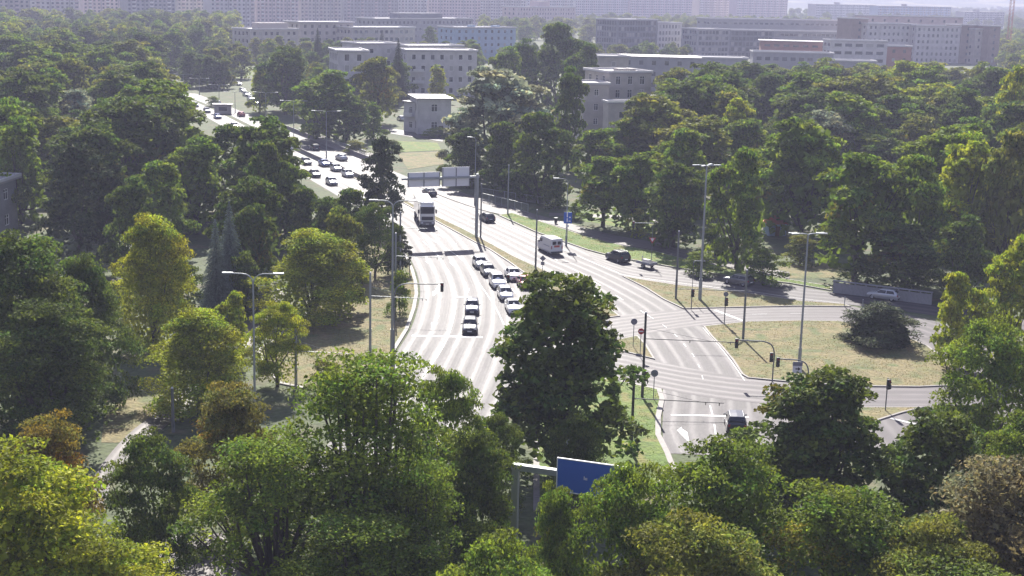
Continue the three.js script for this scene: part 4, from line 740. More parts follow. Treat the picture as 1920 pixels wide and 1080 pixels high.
for (const [k, c, x, y, hx, hy, l] of [['sedan', 'white', 520, 287, 545, 300, 'white car on the far bend just before the dark car'], ['hatch', 'silver', 494, 270, 520, 284, 'silver car higher up the far bend'], ['sedan', 'navy', 468, 256, 494, 270, 'navy car higher up the far bend'], ['hatch', 'white', 440, 240, 466, 254, 'white car well up the boulevard'], ['hatch', 'grey', 388, 211, 408, 222, 'grey car well up the boulevard above the blue car'], ['sedan', 'white', 366, 200, 388, 211, 'topmost white car on the boulevard'], ['sedan', 'black', 590, 331, 620, 348, 'black car on the lower side of the far bend'], ['hatch', 'silver', 622, 346, 650, 362, 'silver car on the lower side of the far bend'],
  ['sedan', 'silver', 640, 300, 600, 284, 'silver car driving away past the median lamp'], ['hatch', 'black', 590, 281, 560, 268, 'black car driving away on the far bend'], ['hatch', 'white', 520, 250, 490, 236, 'white car driving away up the boulevard'], ['sedan', 'red', 452, 218, 430, 208, 'red car driving away up the boulevard'], ['hatch', 'white', 408, 197, 390, 189, 'white car driving away near the top of the boulevard']]) car(k, c, l, x, y, hx, hy, { group: FQ });
const PQ = 'cars parked beside the boulevard';
for (const [k, c, x, y, l] of [['hatch', 'white', 455, 172, 'white parked car topmost in the row beside the boulevard'], ['sedan', 'silver', 462, 180, 'silver parked car second in the row beside the boulevard'], ['hatch', 'white', 470, 188, 'white parked car in the middle of the row beside the boulevard'], ['sedan', 'grey', 478, 196, 'grey parked car fourth in the row beside the boulevard'], ['hatch', 'red', 492, 198, 'red parked car at the end of the row'], ['hatch', 'white', 448, 160, 'white parked car under the bright yellow-green tree']]) car(k, c, l, x, y, x + 14, y + 4, { group: PQ });
// panel van
{
  const p = G(1030, 472, 0.04), q = G(985, 452, 0.04), t = thing('van', 'white panel van driving away with coloured lettering on its rear doors', 'van', undefined, p, turnTo(p, q)), hw = 1.0;
  const s = (w, h, rw) => [[hw * w * 0.92, 0.25], [hw * w, 0.5], [hw * w, 1.1], [hw * w * 0.985, 1.5], [rw, h - 0.08], [rw * 0.93, h], [0, h + 0.03]];
  part('body', loft([[-2.7, s(0.98, 2.35, 0.9)], [-2.66, s(1, 2.4, 0.92)], [0, s(1, 2.44, 0.93)], [1.15, s(1, 2.36, 0.9)], [1.95, s(0.98, 1.45, 0.9)], [2.45, s(0.94, 1.18, 0.82)], [2.65, s(0.86, 0.9, 0.7)]]), PAINT.white, t);
  part('windshield', pane([[1.92, 1.5, 0.82], [1.92, 1.5, -0.82], [1.2, 2.26, -0.78], [1.2, 2.26, 0.78]], 0.03), autoGlass, t);
  for (const k of [1, -1]) { part('side_window', box(0.9, 0.55, 0.03, 1.0, 1.75, k * 0.965), autoGlass, t); part('mirror', rbox(0.16, 0.32, 0.2, 0.05, 1.45, 1.5, k * 1.12), blackTrim, t); part('rear_window', box(0.03, 0.5, 0.6, -2.71, 1.8, k * 0.42), autoGlass, t); part('tail_light', rbox(0.05, 0.5, 0.14, 0.02, -2.71, 1.15, k * 0.85), tailGlass, t); part('headlight', rbox(0.16, 0.3, 0.3, 0.05, 2.5, 0.95, k * 0.66), lampGlass, t); }
  part('rear_bumper', rbox(0.2, 0.25, 1.9, 0.05, -2.74, 0.42, 0), blackTrim, t); part('number_plate', box(0.03, 0.12, 0.5, -2.72, 0.8, 0), plate, t);
  part('side_stripe', box(2.2, 0.1, 0.02, -1.1, 1.25, -1.004), mat(0.25, 0.26, 0.3, 0.5), t); part('door_decal', box(0.02, 0.3, 0.9, -2.702, 1.3, 0), mat(0.5, 0.1, 0.06, 0.5), t);
  for (const x of [1.65, -1.65]) for (const k of [1, -1]) wheel(t, x, k * 0.86, 0.35);
}
// articulated lorry
{
  const p = G(800, 424, 0.04), q = G(812, 445, 0.04), t = thing('lorry', 'white lorry with tall cab coming down the incoming carriageway', 'lorry', undefined, p, turnTo(p, q));
  const white = PAINT.white, cab = part('cab', merge([rbox(2.2, 2.75, 2.46, 0.16, 0, 2.15, 0), rbox(1.7, 0.75, 2.2, 0.2, -0.25, 3.75, 0)]), white, t);
  part('windshield', rbox(0.08, 0.98, 2.2, 0.03, 1.1, 2.72, 0), autoGlass, t); part('sun_visor', rbox(0.35, 0.14, 2.3, 0.05, 1.22, 3.32, 0), blackTrim, cab);
  part('grille', rbox(0.1, 0.62, 1.9, 0.03, 1.1, 1.45, 0), blackTrim, t); part('bumper', rbox(0.4, 0.62, 2.48, 0.1, 1.05, 0.66, 0), mat(0.12, 0.12, 0.13, 0.5), t);
  for (const k of [1, -1]) { part('headlight', rbox(0.08, 0.26, 0.42, 0.04, 1.25, 0.75, k * 0.92), lampGlass, t); part('mirror', rbox(0.18, 0.7, 0.26, 0.05, 0.95, 2.6, k * 1.44), blackTrim, t); part('side_window', box(0.8, 0.75, 0.03, 0.35, 2.68, k * 1.237), autoGlass, t); }
  part('number_plate', box(0.03, 0.12, 0.5, 1.265, 0.55, 0), plate, t);
  part('chassis', box(9.5, 0.35, 0.9, -5.2, 0.95, 0), blackTrim, t); part('cargo_box', rbox(9.2, 2.6, 2.5, 0.05, -6.2, 2.55, 0), white, t);
  for (const x of [0.2, -4, -8.2, -9.5]) for (const k of [1, -1]) wheel(t, x, k * 1.06, 0.5, 1.5);
}
// white minibus far up, its roof catches the light
{
  const p = G(538, 284, 0.04), q = G(580, 303, 0.04), t = thing('van', 'pale minibus on the far bend of the boulevard', 'van', undefined, p, turnTo(p, q)), s = (w, h, rw) => [[w * 0.92, 0.25], [w, 0.5], [w, 1.4], [rw, h - 0.06], [0, h]];
  part('body', loft([[-2.6, s(0.97, 2.2, 0.85)], [0.9, s(1, 2.3, 0.88)], [1.8, s(0.97, 1.4, 0.85)], [2.4, s(0.88, 0.95, 0.75)]]), PAINT.white, t);
  part('windshield', pane([[1.8, 1.45, 0.82], [1.8, 1.45, -0.82], [1.0, 2.2, -0.76], [1.0, 2.2, 0.76]], 0.03), autoGlass, t);
  for (const k of [1, -1]) { part('side_window', box(2.8, 0.6, 0.03, -0.8, 1.72, k * 0.965), autoGlass, t); for (const x of [1.5, -1.6]) wheel(t, x, k * 0.85, 0.34); }
}
// small trailer behind the black estate car
{
  const p = G(1212, 502, 0.04), q = G(1158, 489, 0.04), t = thing('car_trailer', 'small flat trailer hitched behind the black estate car', 'trailer', undefined, p, turnTo(p, q));
  part('bed', box(2.8, 0.1, 1.5, 0, 0.62, 0), alloy, t); for (const k of [1, -1]) { part('side_board', box(2.8, 0.3, 0.05, 0, 0.82, k * 0.73), mat(0.3, 0.3, 0.32, 0.5), t); wheel(t, -0.2, k * 0.86, 0.3); part('mudguard', new THREE.TorusGeometry(0.38, 0.05, 6, 14, Math.PI).scale(1, 1, 2.4).translate(-0.2, 0.3, k * 0.86), blackTrim, t); }
  part('tailboard', box(0.05, 0.3, 1.4, -1.38, 0.82, 0), mat(0.3, 0.3, 0.32, 0.5), t); part('drawbar', rod(V(1.4, 0.55, 0), V(2.7, 0.45, 0), 0.05), blackTrim, t); part('load', merge([rbox(1.3, 0.5, 0.6, 0.1, 0.2, 0.95, 0.2), rod(V(0.9, 0.7, 0), V(1, 1.6, 0.1), 0.06)]), mat(0.5, 0.48, 0.44, 0.6), t);
}
// ---------------------------------------------------------------- lamps, poles, signals, signs
const steel = new THREE.MeshStandardMaterial({ color: new THREE.Color().setRGB(0.15, 0.16, 0.16), roughness: 0.55, metalness: 0.3 }), paleSteel = new THREE.MeshStandardMaterial({ color: new THREE.Color().setRGB(0.27, 0.29, 0.29), roughness: 0.5, metalness: 0.3 }), blackPaint = mat(0.02, 0.02, 0.022, 0.5), signBack = mat(0.16, 0.17, 0.2, 0.5), signWhite = mat(0.68, 0.68, 0.68, 0.5), signRed = mat(0.4, 0.02, 0.02, 0.45), signBlue = mat(0.02, 0.1, 0.42, 0.4), lensRed = mat(0.25, 0.01, 0.01, 0.3), lensDark = mat(0.03, 0.05, 0.03, 0.3);
const lampHead = rbox(0.95, 0.14, 0.34, 0.06, 0, 0, 0);
function lampPost(label, x, baseRow, top, arms, o = {}) {       // arms: [reach in metres, direction in degrees]
  const p = G(x, baseRow, 0.02), h = heightTo(p, top), t = thing(o.name ?? 'street_lamp', label, 'street lamp', o.group, p, o.turn ?? 0), r = o.r ?? 0.11, m = o.mat ?? paleSteel;
  part('pole', merge([rod(V(0, 0, 0), V(0, h * 0.16, 0), r * 1.5, r * 1.4, 10), rod(V(0, h * 0.16, 0), V(0, h - (o.bow ?? 0.9), 0), r, r * 0.6, 10)]), m, t);
  for (const [reach, deg] of arms) {
    const c = Math.cos(deg * Math.PI / 180), s = Math.sin(deg * Math.PI / 180), b = o.bow ?? 0.9;
    part('arm', bend([V(0, h - b - 0.05, 0), V(c * reach * 0.06, h - b * 0.5, s * reach * 0.06), V(c * reach * 0.3, h - b * 0.1, s * reach * 0.3), V(c * reach, h, s * reach)], r * 0.5, 16, 6), m, t);
    const l = part('lamp_head', lampHead, paleSteel, t); l.position.set(c * (reach + 0.3), h + 0.02, s * (reach + 0.3)); l.rotation.y = -deg * Math.PI / 180;
  }
  return t;
}
lampPost('double-armed lamp post with a signal arm at the left kerb', 735, 662, 376, [[1.75, 176], [1.75, -4]], { r: 0.14 });
lampPost('double-armed lamp post among the lime maples on the left', 479, 838, 513, [[1.8, 178], [1.8, -4]], { r: 0.11 });
lampPost('tall mast with four lamp heads beside the slip road', 1312, 563, 310, [[1.1, 170], [1.1, -10], [0.8, 120], [0.8, -60]], { name: 'lamp_mast', r: 0.16, bow: 0.2 });
lampPost('mast with four lamp heads on the large grass island', 1498, 692, 438, [[1.3, 176], [1.3, -4], [1.15, 160], [1.15, -20]], { name: 'lamp_mast', r: 0.13, bow: 0.25 });
const BL = 'double lamps along the boulevard';
for (const [x, b, t, l] of [[612, 296, 208, 'double lamp on the boulevard median nearest the sign gantry'], [551, 270, 189, 'double lamp second up the boulevard'], [499, 240, 173, 'double lamp above the parked cars'], [441, 212, 172, 'double lamp left of the parked cars'], [411, 192, 159, 'double lamp at the top of the visible carriageway'], [374, 178, 147, 'double lamp in front of the left wood'], [344, 166, 139, 'double lamp farthest up the boulevard but one'], [312, 156, 132, 'farthest double lamp up the boulevard']]) lampPost(l, x, b, t, [[2.6, 176], [2.6, -4]], { group: BL, bow: 0.35, r: 0.1 });
lampPost('single lamp post with a blue information sign beside the footpath', 1061, 461, 335, [[1.5, 180]], { r: 0.09, bow: 0.6 });
lampPost('single lamp post in front of the right wood', 1898, 470, 358, [[0.8, 0]], { r: 0.09, bow: 0.3 });
lampPost('single curved lamp behind the sign gantry', 890, 385, 258, [[0.9, 200]], { r: 0.1, bow: 0.5 });
function trolleyPole(label, x, baseRow, top, o = {}) {
  const p = G(x, baseRow, 0.02), h = heightTo(p, top), t = thing('trolley_pole', label, 'pole', 'trolley wire poles', p), m = o.mat ?? steel, r = o.r ?? 0.15;
  part('pole', merge([rod(V(0, 0, 0), V(0, h * 0.3, 0), r, r, 10), rod(V(0, h * 0.3, 0), V(0, h, 0), r * 0.85, r * 0.75, 10)]), m, t); part('cap', new THREE.CylinderGeometry(r * 0.5, r * 0.85, 0.12, 10).translate(0, h + 0.06, 0), trimMat, t);
  for (const [row, toX, toRow, ins] of o.arms ?? []) {
    const y = heightTo(p, row), s = scaleAt(p), L = (toX - x) / s, drop = (toRow - row) / s;
    const a = part('cantilever', rod(V(0, y, 0), V(L, y - drop * 0.5, 0), 0.045, 0.035, 7), m, t);
    part('stay_wire', rod(V(0, Math.min(h - 0.1, y + 1.1), 0), V(L * 0.75, y - drop * 0.4, 0), 0.012, 0.012, 5), m, t);
    for (const f of ins ?? []) part('insulator', rod(V(L * f, y - drop * f * 0.5 - 0.02, 0), V(L * f, y - drop * f * 0.5 - 0.26, 0), 0.05, 0.03, 6), blackPaint, a);
  }
  if (o.signal) signalHead(t, heightTo(p, o.signal), 0.3);
  return t;
}
const headGeo = rbox(0.34, 1.0, 0.3, 0.05, 0, 0, 0), lensGeo = new THREE.CylinderGeometry(0.1, 0.1, 0.03, 14).rotateX(Math.PI / 2), hoodGeo = new THREE.CylinderGeometry(0.12, 0.12, 0.16, 12, 1, true, -Math.PI / 2, Math.PI).rotateX(Math.PI / 2);
function signalHead(root, y, x = 0, z = 0, turn = 0) {
  const s = part('signal_head', headGeo, blackPaint, root); s.position.set(x, y, z); s.rotation.y = turn;
  for (const [k, m] of [[0.3, lensRed], [0, lensDark], [-0.3, lensDark]]) { const l = part('lens', lensGeo, m, s); l.position.set(0, k, 0.16); const h = part('visor', hoodGeo, blackPaint, s); h.position.set(0, k, 0.22); }
  return s;
}
trolleyPole('trolley pole with a long arm left of the lamp post with the signal arm', 694, 660, 512, { arms: [[555, 798, 560, [0.93, 1]]], mat: paleSteel });
trolleyPole('trolley pole with an arm beside the right lime maple', 555, 722, 608, { arms: [[658, 655, 664, [0.95]]], mat: paleSteel });
trolleyPole('bare trolley pole on the long grass triangle', 1267, 561, 434);
trolleyPole('red-capped trolley pole at the corner of the large grass island', 1393, 638, 507, { arms: [[546, 1270, 543, []]] });
trolleyPole('dark leaning trolley pole on the small grass triangle side', 1204, 746, 587, { arms: [[635, 1372, 641, [0.5, 0.95]]], mat: blackPaint, signal: 705 });
trolleyPole('dark trolley pole on the bright green verge', 1183, 848, 697, { arms: [[747, 1352, 757, [0.8, 0.95]]], mat: blackPaint });
trolleyPole('trolley pole in front of the white van', 1004, 504, 394);
trolleyPole('trolley pole right behind the gantry post', 901, 446, 345);
trolleyPole('trolley pole beside the footpath railing', 952, 402, 310, { mat: paleSteel });
trolleyPole('short dark pole beside the pale footpath', 325, 810, 728);
trolleyPole('trolley pole with two arms beside the dark conifer at the kerb', 750, 520, 398, { arms: [[427, 800, 428, [0.95]]], mat: paleSteel });
trolleyPole('trolley pole with an arm at the kerb behind the lamp post', 741, 585, 438, { arms: [[480, 832, 482, [0.85, 0.97]]], mat: paleSteel });
trolleyPole('grey pole behind the blue direction sign', 1061, 940, 815, { mat: paleSteel });
// hanging signal on a curved arm
function curvedSignal(label, x, baseRow, bendRow, toX, o = {}) {
  const p = G(x, baseRow, 0.02), h = heightTo(p, bendRow), s = scaleAt(p), L = (toX - x) / s, t = thing('traffic_signal', label, 'traffic light', 'traffic lights of the crossing', p);
  const k = Math.sign(L), r = Math.min(1.1, Math.abs(L) * 0.5);
  part('mast_arm', bend([V(0, 0, 0), V(0, (h - r) * 0.5, 0), V(0, h - r, 0), V(k * r * 0.3, h - r * 0.3, 0), V(k * r, h, 0), V(L * 0.6, h + 0.05, 0), V(L, h + 0.1, 0)], 0.07, 40, 7), steel, t);
  signalHead(t, h - 0.25, L, 0, o.turn ?? 0); if (o.low) signalHead(t, o.low, 0.25 * k, 0, o.turn ?? 0);
  return t;
}
curvedSignal('curved signal mast on the large grass island with two heads', 1448, 716, 641, 1377, { low: 2.6 });
curvedSignal('curved signal mast in front of the island lamp mast', 1514, 722, 676, 1456, {});
curvedSignal('signal arm reaching over the incoming carriageway', 739, 664, 532, 827, {});
curvedSignal('grey curved arm hidden in the chestnut beside the queue', 1000, 640, 520, 950, {});
function postSignal(label, x, baseRow, top, o = {}) {
  const p = G(x, baseRow, 0.14), h = heightTo(p, top), t = thing('traffic_signal', label, 'traffic light', 'traffic lights of the crossing', p);
  part('post', rod(V(0, 0, 0), V(0, h, 0), 0.06, 0.06, 8), steel, t); signalHead(t, h - 0.6, 0.06, 0.22, o.turn ?? 0.4);
  if (o.disc) part('round_sign', merge([new THREE.CylinderGeometry(0.3, 0.3, 0.03, 20).rotateX(Math.PI / 2).translate(0, h + 0.3, 0.05)]), signBack, t);
}
postSignal('signal post with a round sign at the crossing lane', 1358, 607, 556, { disc: true });
postSignal('signal post on the dry grass corner', 1660, 769, 708);
postSignal('signal post at the left kerb behind the dark bush', 768, 510, 470);
postSignal('low signal post on the long grass triangle', 1296, 580, 540);
// round, diamond and triangular signs
function signPost(name, label, x, baseRow, topRow, build, o = {}) {
  const p = G(x, baseRow, 0.14), h = heightTo(p, topRow), t = thing(name, label, 'road sign', o.group, p, o.turn ?? 0);
  part('post', rod(V(0, 0, 0), V(0, h, 0), 0.04, 0.04, 8), steel, t); build(t, h); return t;
}
const disc = (r, z = 0.05) => new THREE.CylinderGeometry(r, r, 0.03, 24).rotateX(Math.PI / 2).translate(0, 0, z);
const RS = 'round road signs of the crossing';
const roundBack = (t, h) => { const d = part('sign_plate', disc(0.36).translate(0, h - 0.3, 0), signBack, t); part('clamp', box(0.3, 0.06, 0.05, 0, h - 0.3, 0.09), steel, d); };
signPost('road_sign', 'round sign seen from behind on the small grass triangle', 1187, 649, 598, roundBack, { group: RS });
signPost('road_sign', 'round sign seen from behind on the bright green verge', 1225, 747, 694, roundBack, { group: RS });
signPost('road_sign', 'round sign seen from behind beside the chestnut crown', 1137, 646, 602, roundBack, { group: RS });
signPost('road_sign', 'round no-entry sign on the small grass triangle', 1200, 668, 616, (t, h) => { const d = part('sign_plate', disc(0.34).translate(0, h - 0.3, 0), signRed, t); part('white_bar', box(0.46, 0.12, 0.02, 0, h - 0.3, 0.076), signWhite, d); });
signPost('road_sign', 'dark diamond and square sign on the median', 1017, 512, 479, (t, h) => { part('diamond_plate', new THREE.BoxGeometry(0.62, 0.62, 0.03).rotateZ(Math.PI / 4).translate(0, h - 0.4, 0.06), signBack, t); part('square_plate', box(0.5, 0.5, 0.03, 0, h - 1.1, 0.06), signBack, t); });
signPost('road_sign', 'triangular give-way sign with a cantilever arm in front of the lime bush', 1221, 496, 418, (t, h) => {
  const tri = (s) => new THREE.Shape([new THREE.Vector2(-s, s * 0.58), new THREE.Vector2(s, s * 0.58), new THREE.Vector2(0, -s * 1.16)]), y = h * 0.6;
  const a = part('sign_plate', new THREE.ExtrudeGeometry(tri(0.5), { depth: 0.03, bevelEnabled: false }).translate(0, y, 0.05), signRed, t); part('white_face', new THREE.ExtrudeGeometry(tri(0.28), { depth: 0.02, bevelEnabled: false }).translate(0, y + 0.03, 0.083), signWhite, a);
  part('cantilever', rod(V(0, h - 0.05, 0), V(-2.7, h - 0.05, 0), 0.05, 0.04, 7), paleSteel, t); signalHead(t, h - 0.3, -2.8);
});
signPost('road_sign', 'bent grey pipe frame beside the tall mast', 1297, 563, 489, (t, h) => { part('pipe', bend([V(0, h - 0.3, 0), V(0.1, h - 0.05, 0), V(0.5, h, 0), V(1.5, h, 0)], 0.05, 16, 6), paleSteel, t); });
signPost('lane_sign', 'pale lane sign with a dark arrow on the island lamp mast', 1493, 716, 678, (t, h) => { part('sign_plate', box(0.95, 1.2, 0.04, 0, h - 0.6, 0.07), signWhite, t); const s = new THREE.Shape([[-0.25, -0.06], [0.02, -0.06], [0.02, -0.2], [0.3, 0], [0.02, 0.2], [0.02, 0.06], [-0.25, 0.06]].map(([a, b]) => new THREE.Vector2(a, b))); part('arrow', new THREE.ExtrudeGeometry(s, { depth: 0.012, bevelEnabled: false }).translate(0.05, h - 0.75, 0.092), blackPaint, t); part('top_plate', box(1.0, 0.42, 0.05, 0, h - 0.2, 0.12), signBack, t); });
signPost('information_sign', 'blue upright information sign on the footpath lamp post', 1063, 462, 398, (t, h) => { part('sign_plate', rbox(1.25, 1.75, 0.1, 0.03, 0, h - 0.85, 0.12), signBlue, t); for (const [x, y, w, k] of [[-0.1, -0.35, 0.16, 0.8], [-0.1, -1.2, 0.16, 0.55], [0.28, -1.35, 0.3, 0.16], [0.3, -0.75, 0.24, 0.16]]) part('white_print', box(w, k, 0.012, x, h + y, 0.178), signWhite, t); part('lower_plate', disc(0.2, 0.13).translate(0, h - 2.1, 0), signWhite, t); });
// overhead sign gantry seen from behind
{
  const a = G(893, 445, 0.02), h = heightTo(a, 326), b = G(752, 452, 0.02), t = thing('sign_gantry', 'overhead gantry with two sign panels seen from behind', 'gantry', undefined, a, turnTo(b, a)), L = a.distanceTo(b);
  part('post', rbox(0.42, h, 0.36, 0.04, 0, h / 2, 0), paleSteel, t); part('beam', rbox(L + 0.3, 0.34, 0.3, 0.03, -L / 2 + 0.15, h - 0.45, 0.02), paleSteel, t);
  const s = scaleAt(a);
  for (const [x0, x1, t0, t1] of [[824, 879, 319, 354], [757, 820, 328, 354]]) {
    const w = (x1 - x0) / s, hh = (t1 - t0) / s * 1.02, cx = ((x0 + x1) / 2 - 893) / s, cy = h - 0.35 + (t0 < 325 ? 0.0 : -0.3);
    const pnl = part('sign_panel', box(w, hh, 0.06, cx, cy, -0.22), signWhite, t);
    part('brace', merge([box(0.12, hh, 0.1, cx, cy, -0.14), box(0.1, hh, 0.08, cx - w / 2 + 0.1, cy, -0.14), box(0.1, hh, 0.08, cx + w / 2 - 0.1, cy, -0.14)]), steel, pnl);
  }
}
// blue direction sign on its own gantry in the foreground
{
  const p = G(962, 1075, 0.02), h = heightTo(p, 872), s = scaleAt(p), t = thing('direction_sign', 'blue direction sign on a grey gantry above the foreground trees', 'road sign', undefined, p, -0.34);
  part('column', rbox(0.46, h, 0.4, 0.04, 0, h / 2, 0), paleSteel, t); part('beam', rbox(10, 0.42, 0.45, 0.04, 4.75, h - 0.1, 0.02), paleSteel, t);
  const w = 4.6, x0 = 3.05, hh = 2.2, pnl = part('sign_panel', box(w, hh, 0.08, x0 + w / 2, h - 0.1, 0.34), signBlue, t);
  part('panel_frame', merge([box(w + 0.1, 0.07, 0.12, x0 + w / 2, h - 0.1 + hh / 2 + 0.035, 0.34), box(w + 0.1, 0.07, 0.12, x0 + w / 2, h - 0.1 - hh / 2 - 0.035, 0.34), box(0.07, hh, 0.12, x0 - 0.035, h - 0.1, 0.34), box(0.07, hh, 0.12, x0 + w + 0.035, h - 0.1, 0.34)]), signWhite, pnl);
  for (const [x, y, w, k] of [[1.84, -0.1, 0.05, 0.24], [1.93, -0.14, 0.05, 0.16], [2.02, -0.14, 0.05, 0.16], [2.6, -0.15, 0.05, 0.18], [2.7, -0.12, 0.05, 0.24], [2.8, -0.15, 0.05, 0.18], [2.92, -0.12, 0.05, 0.24], [3.02, -0.15, 0.05, 0.18], [2.9, -0.75, 0.2, 0.3]]) part('white_print', box(w, k, 0.012, x0 + x, h + y, 0.388), signWhite, pnl);
}
// railing of the shaded footpath
function railing(label, pts, h, step) {
  const a = G(...pts[0], 0.12), b = G(...pts[1], 0.12), L = a.distanceTo(b), t = thing('railing', label, 'railing', undefined, a, turnTo(a, b)), n = Math.round(L / step), bars = [];
  for (let i = 0; i <= n; i++) part('post', box(0.08, h, 0.08, L * i / n, h / 2, 0), paleSteel, t);
  part('top_rail', box(L + 0.1, 0.07, 0.1, L / 2, h + 0.037, 0), paleSteel, t); part('bottom_rail', box(L, 0.05, 0.05, L / 2, 0.12, 0), paleSteel, t);
  for (let x = 0.16; x < L; x += 0.16) bars.push(box(0.02, h - 0.16, 0.02, x, h / 2 + 0.06, 0)); const q = part('bars', merge(bars), paleSteel, t); q.userData.kind = 'stuff';
}
railing('grey barred railing beside the shaded footpath', [[905, 378], [990, 399]], 1.5, 2.2);
railing('long grey railing farther back along the wood', [[905, 366], [1030, 385]], 1.3, 2.6);
railing('railing along the far boulevard footpath', [[560, 249], [684, 292]], 1.2, 3);
// concrete barriers along the far bend
function barrier(label, pts, h) {
  const P = smooth(px(pts), 14), t = thing('concrete_barrier', label, 'barrier', undefined, P[0].clone().setY(0.03));
  const s = [[-0.3, 0], [-0.26, 0.12], [-0.12, 0.3], [-0.09, h], [0.09, h], [0.12, 0.3], [0.26, 0.12], [0.3, 0]].map(([a, b]) => new THREE.Vector2(a, b));
  for (let i = 0; i < 14; i++) { const a = P[i], b = P[i + 1], L = a.distanceTo(b), m = part('barrier_block', new THREE.ExtrudeGeometry(new THREE.Shape(s), { depth: L - 0.05, bevelEnabled: false }), concrete, t); m.position.copy(a).sub(P[0]); m.rotation.y = Math.atan2(b.x - a.x, b.z - a.z); }
}
barrier('concrete barrier on the outer side of the far bend', [[700, 306], [640, 283], [580, 260], [520, 236]], 1.1);
barrier('concrete barrier between the carriageways of the far bend', [[700, 348], [640, 320], [585, 296], [530, 270]], 0.95);
// litter bin, low bollards, bus shelter
{ const p = G(1042, 419, 0.16), t = thing('litter_bin', 'small dark litter bin on the footpath', 'litter bin', undefined, p); part('body', new THREE.CylinderGeometry(0.3, 0.24, 0.8, 14).translate(0, 0.5, 0), blackPaint, t); part('lid', new THREE.CylinderGeometry(0.32, 0.32, 0.08, 14).translate(0, 0.95, 0), steel, t); part('stand', rod(V(0, 0, 0), V(0, 0.12, 0), 0.12), steel, t); }
for (const [x, y, l] of [[1583, 575, 'thin marker post at the tip of the long grass triangle'], [1617, 580, 'second thin marker post beside the juniper']]) { const p = G(x, y, 0.05), t = thing('marker_post', l, 'post', 'marker posts', p); part('post', rod(V(0, 0, 0), V(0, 1.25, 0), 0.05, 0.05, 8), paleSteel, t); part('cap', new THREE.CylinderGeometry(0.03, 0.055, 0.06, 8).translate(0, 1.28, 0), signWhite, t); }
{ const a = G(418, 213, 0.05), t = thing('bus_shelter', 'small pale kiosk beside the boulevard bushes', 'kiosk', undefined, a, 0.2); part('wall', rbox(5, 2.6, 2.6, 0.1, 0, 1.3, 0), WALL.cream, t); part('roof', rbox(6, 0.3, 3.4, 0.08, 0, 2.78, 0), roofMat, t); part('window', box(2.4, 1.1, 0.06, 0, 1.5, 1.31), GLASS[0], t); }
{ const a = G(1452, 440, 0.05); const t = thing('play_house', 'orange-roofed play house among the trees', 'play house', undefined, a, 0.2); part('wall', box(3, 2, 2.6, 0, 1, 0), WALL.blue, t); part('roof', new THREE.CylinderGeometry(0.1, 2.5, 1.2, 4).rotateY(Math.PI / 4).translate(0, 2.6, 0), mat(0.5, 0.12, 0.04, 0.7), t); part('door', box(0.8, 1.6, 0.06, 0, 0.8, 1.33), mat(0.2, 0.1, 0.05), t); }
// ---------------------------------------------------------------- painted road markings (thin sheets, children of their road)
function lineMark(road, pts, y, w, dash, gap, name = 'lane_line') {
  const n = 200, P = smooth(px(pts), n); let L = 0; const cum = [0]; for (let i = 1; i <= n; i++) { L += P[i].distanceTo(P[i - 1]); cum.push(L); }
  const at = (s) => { let i = 1; while (i < n && cum[i] < s) i++; const f = (s - cum[i - 1]) / Math.max(1e-6, cum[i] - cum[i - 1]); return P[i - 1].clone().lerp(P[i], f); };
  const strip = (s0, s1) => { const k = Math.max(1, Math.ceil((s1 - s0) / 3)), A = [], B = []; for (let i = 0; i <= k; i++) { const s = s0 + (s1 - s0) * i / k, p = at(s), d = at(Math.min(L, s + 0.3)).sub(at(Math.max(0, s - 0.3))).normalize(); A.push(V(p.x - d.z * w / 2, y, p.z + d.x * w / 2)); B.push(V(p.x + d.z * w / 2, y, p.z - d.x * w / 2)); } return sheet([...A, ...B.reverse()], y); };
  if (!dash) { part(name, strip(0, L), paint, road); return; }
  for (let s = 0; s + dash < L; s += dash + gap) part(name, strip(s, s + dash), paint, road);
}
lineMark(roadIn, [[795, 704], [815, 676], [827, 657], [840, 632], [852, 590], [856, 562]], 0.05, 0.12);
lineMark(roadIn, [[856, 556], [850, 532], [845, 517], [830, 492], [817, 475], [795, 455], [765, 434]], 0.05, 0.12, 3, 2.2);
lineMark(roadIn, [[945, 610], [935, 588], [926, 572], [915, 555], [897, 530], [880, 502], [860, 482], [830, 462], [800, 444]], 0.05, 0.11);
lineMark(roadIn, [[985, 590], [965, 548], [945, 525], [925, 505], [900, 484], [870, 466], [840, 450], [800, 428]], 0.05, 0.13, 3, 3);
lineMark(roadIn, [[772, 630], [905, 633]], 0.05, 0.5, 0, 0, 'stop_line');
lineMark(roadIn, [[855, 557], [884, 558]], 0.052, 0.4, 0, 0, 'stop_line');
lineMark(roadOut, [[1342, 815], [1337, 783], [1330, 757], [1323, 730]], 0.05, 0.14, 3, 3);
lineMark(roadOut, [[1318, 712], [1313, 693], [1300, 667], [1277, 640], [1257, 620], [1217, 593]], 0.05, 0.09, 1.5, 3);
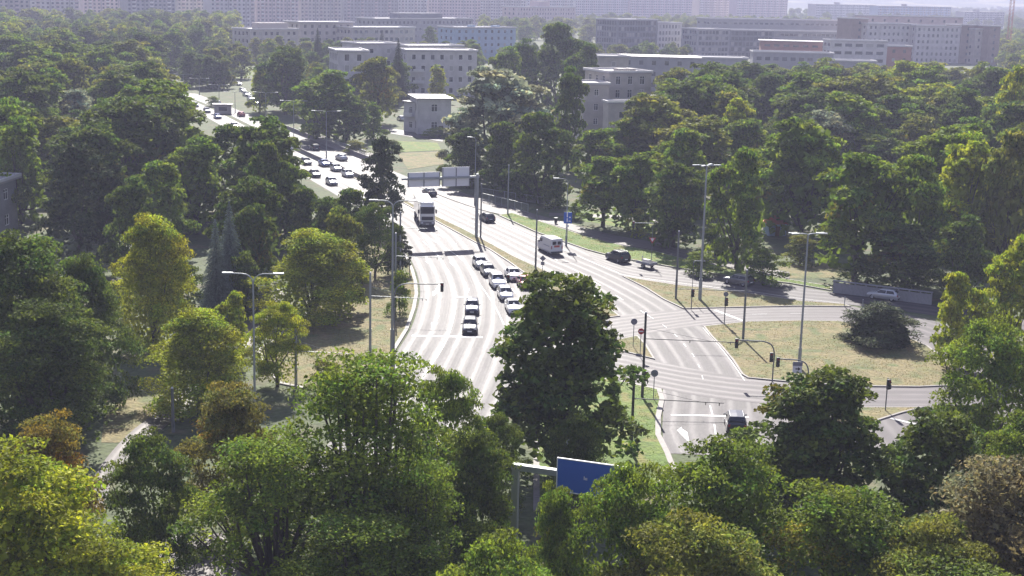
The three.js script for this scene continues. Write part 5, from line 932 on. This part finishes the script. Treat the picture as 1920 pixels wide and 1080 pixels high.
lineMark(roadOut, [[1217, 593], [1160, 558], [1110, 526], [1040, 486], [980, 458], [920, 432], [860, 402], [800, 374]], 0.05, 0.14, 3, 6);
lineMark(roadOut, [[1160, 512], [1110, 492], [1060, 470], [1005, 448], [935, 416], [860, 382]], 0.05, 0.11);
lineMark(roadOut, [[1138, 570], [1088, 539], [1038, 512], [1003, 496], [968, 480], [930, 459], [893, 439], [824, 405]], 0.05, 0.11);
lineMark(roadOut, [[1258, 779], [1330, 780], [1404, 783]], 0.05, 0.45, 0, 0, 'stop_line');
lineMark(roadOut, [[1396, 714], [1374, 682], [1350, 651], [1318, 615]], 0.05, 0.13);
lineMark(slip, [[1160, 514], [1200, 521], [1300, 534], [1400, 546], [1500, 560], [1575, 569]], 0.05, 0.13);
lineMark(crossUp, [[1340, 582], [1393, 602]], 0.05, 0.5, 0, 0, 'stop_line');
lineMark(crossUp, [[1410, 590], [1500, 588], [1580, 590]], 0.05, 0.13, 2, 3);
lineMark(base, [[1670, 785], [1716, 796]], 0.05, 0.45, 0, 0, 'stop_line');
function arrowMark(road, tip, tail, y, side) {
  const a = G(...tail), b = G(...tip), d = b.clone().sub(a), L = d.length(); d.normalize(); const n = V(-d.z, 0, d.x), P = (u, v) => a.clone().addScaledVector(d, u * L).addScaledVector(n, v);
  const o = side ? [P(0, -0.14), P(0, 0.14), P(0.5, 0.14), P(0.62, side * 0.55), P(0.52, side * 0.55), P(0.72, side * 1.05), P(0.95, side * 0.55), P(0.82, side * 0.55), P(0.66, -0.14)] : [P(0, -0.12), P(0, 0.12), P(0.6, 0.12), P(0.6, 0.42), P(1, 0), P(0.6, -0.42), P(0.6, -0.12)];
  const s = sheet(o, y); part('arrow_marking', s, paint, road);
}
arrowMark(roadOut, [1289, 800], [1296, 832], 0.05, -1);
arrowMark(roadIn, [812, 556], [824, 534], 0.05, 0); arrowMark(roadIn, [810, 616], [822, 592], 0.05, 0); arrowMark(roadIn, [877, 550], [872, 530], 0.05, 0); arrowMark(roadIn, [851, 499], [842, 482], 0.05, 0); arrowMark(roadIn, [806, 496], [798, 482], 0.05, 0);
renderer.render(scene, camera);
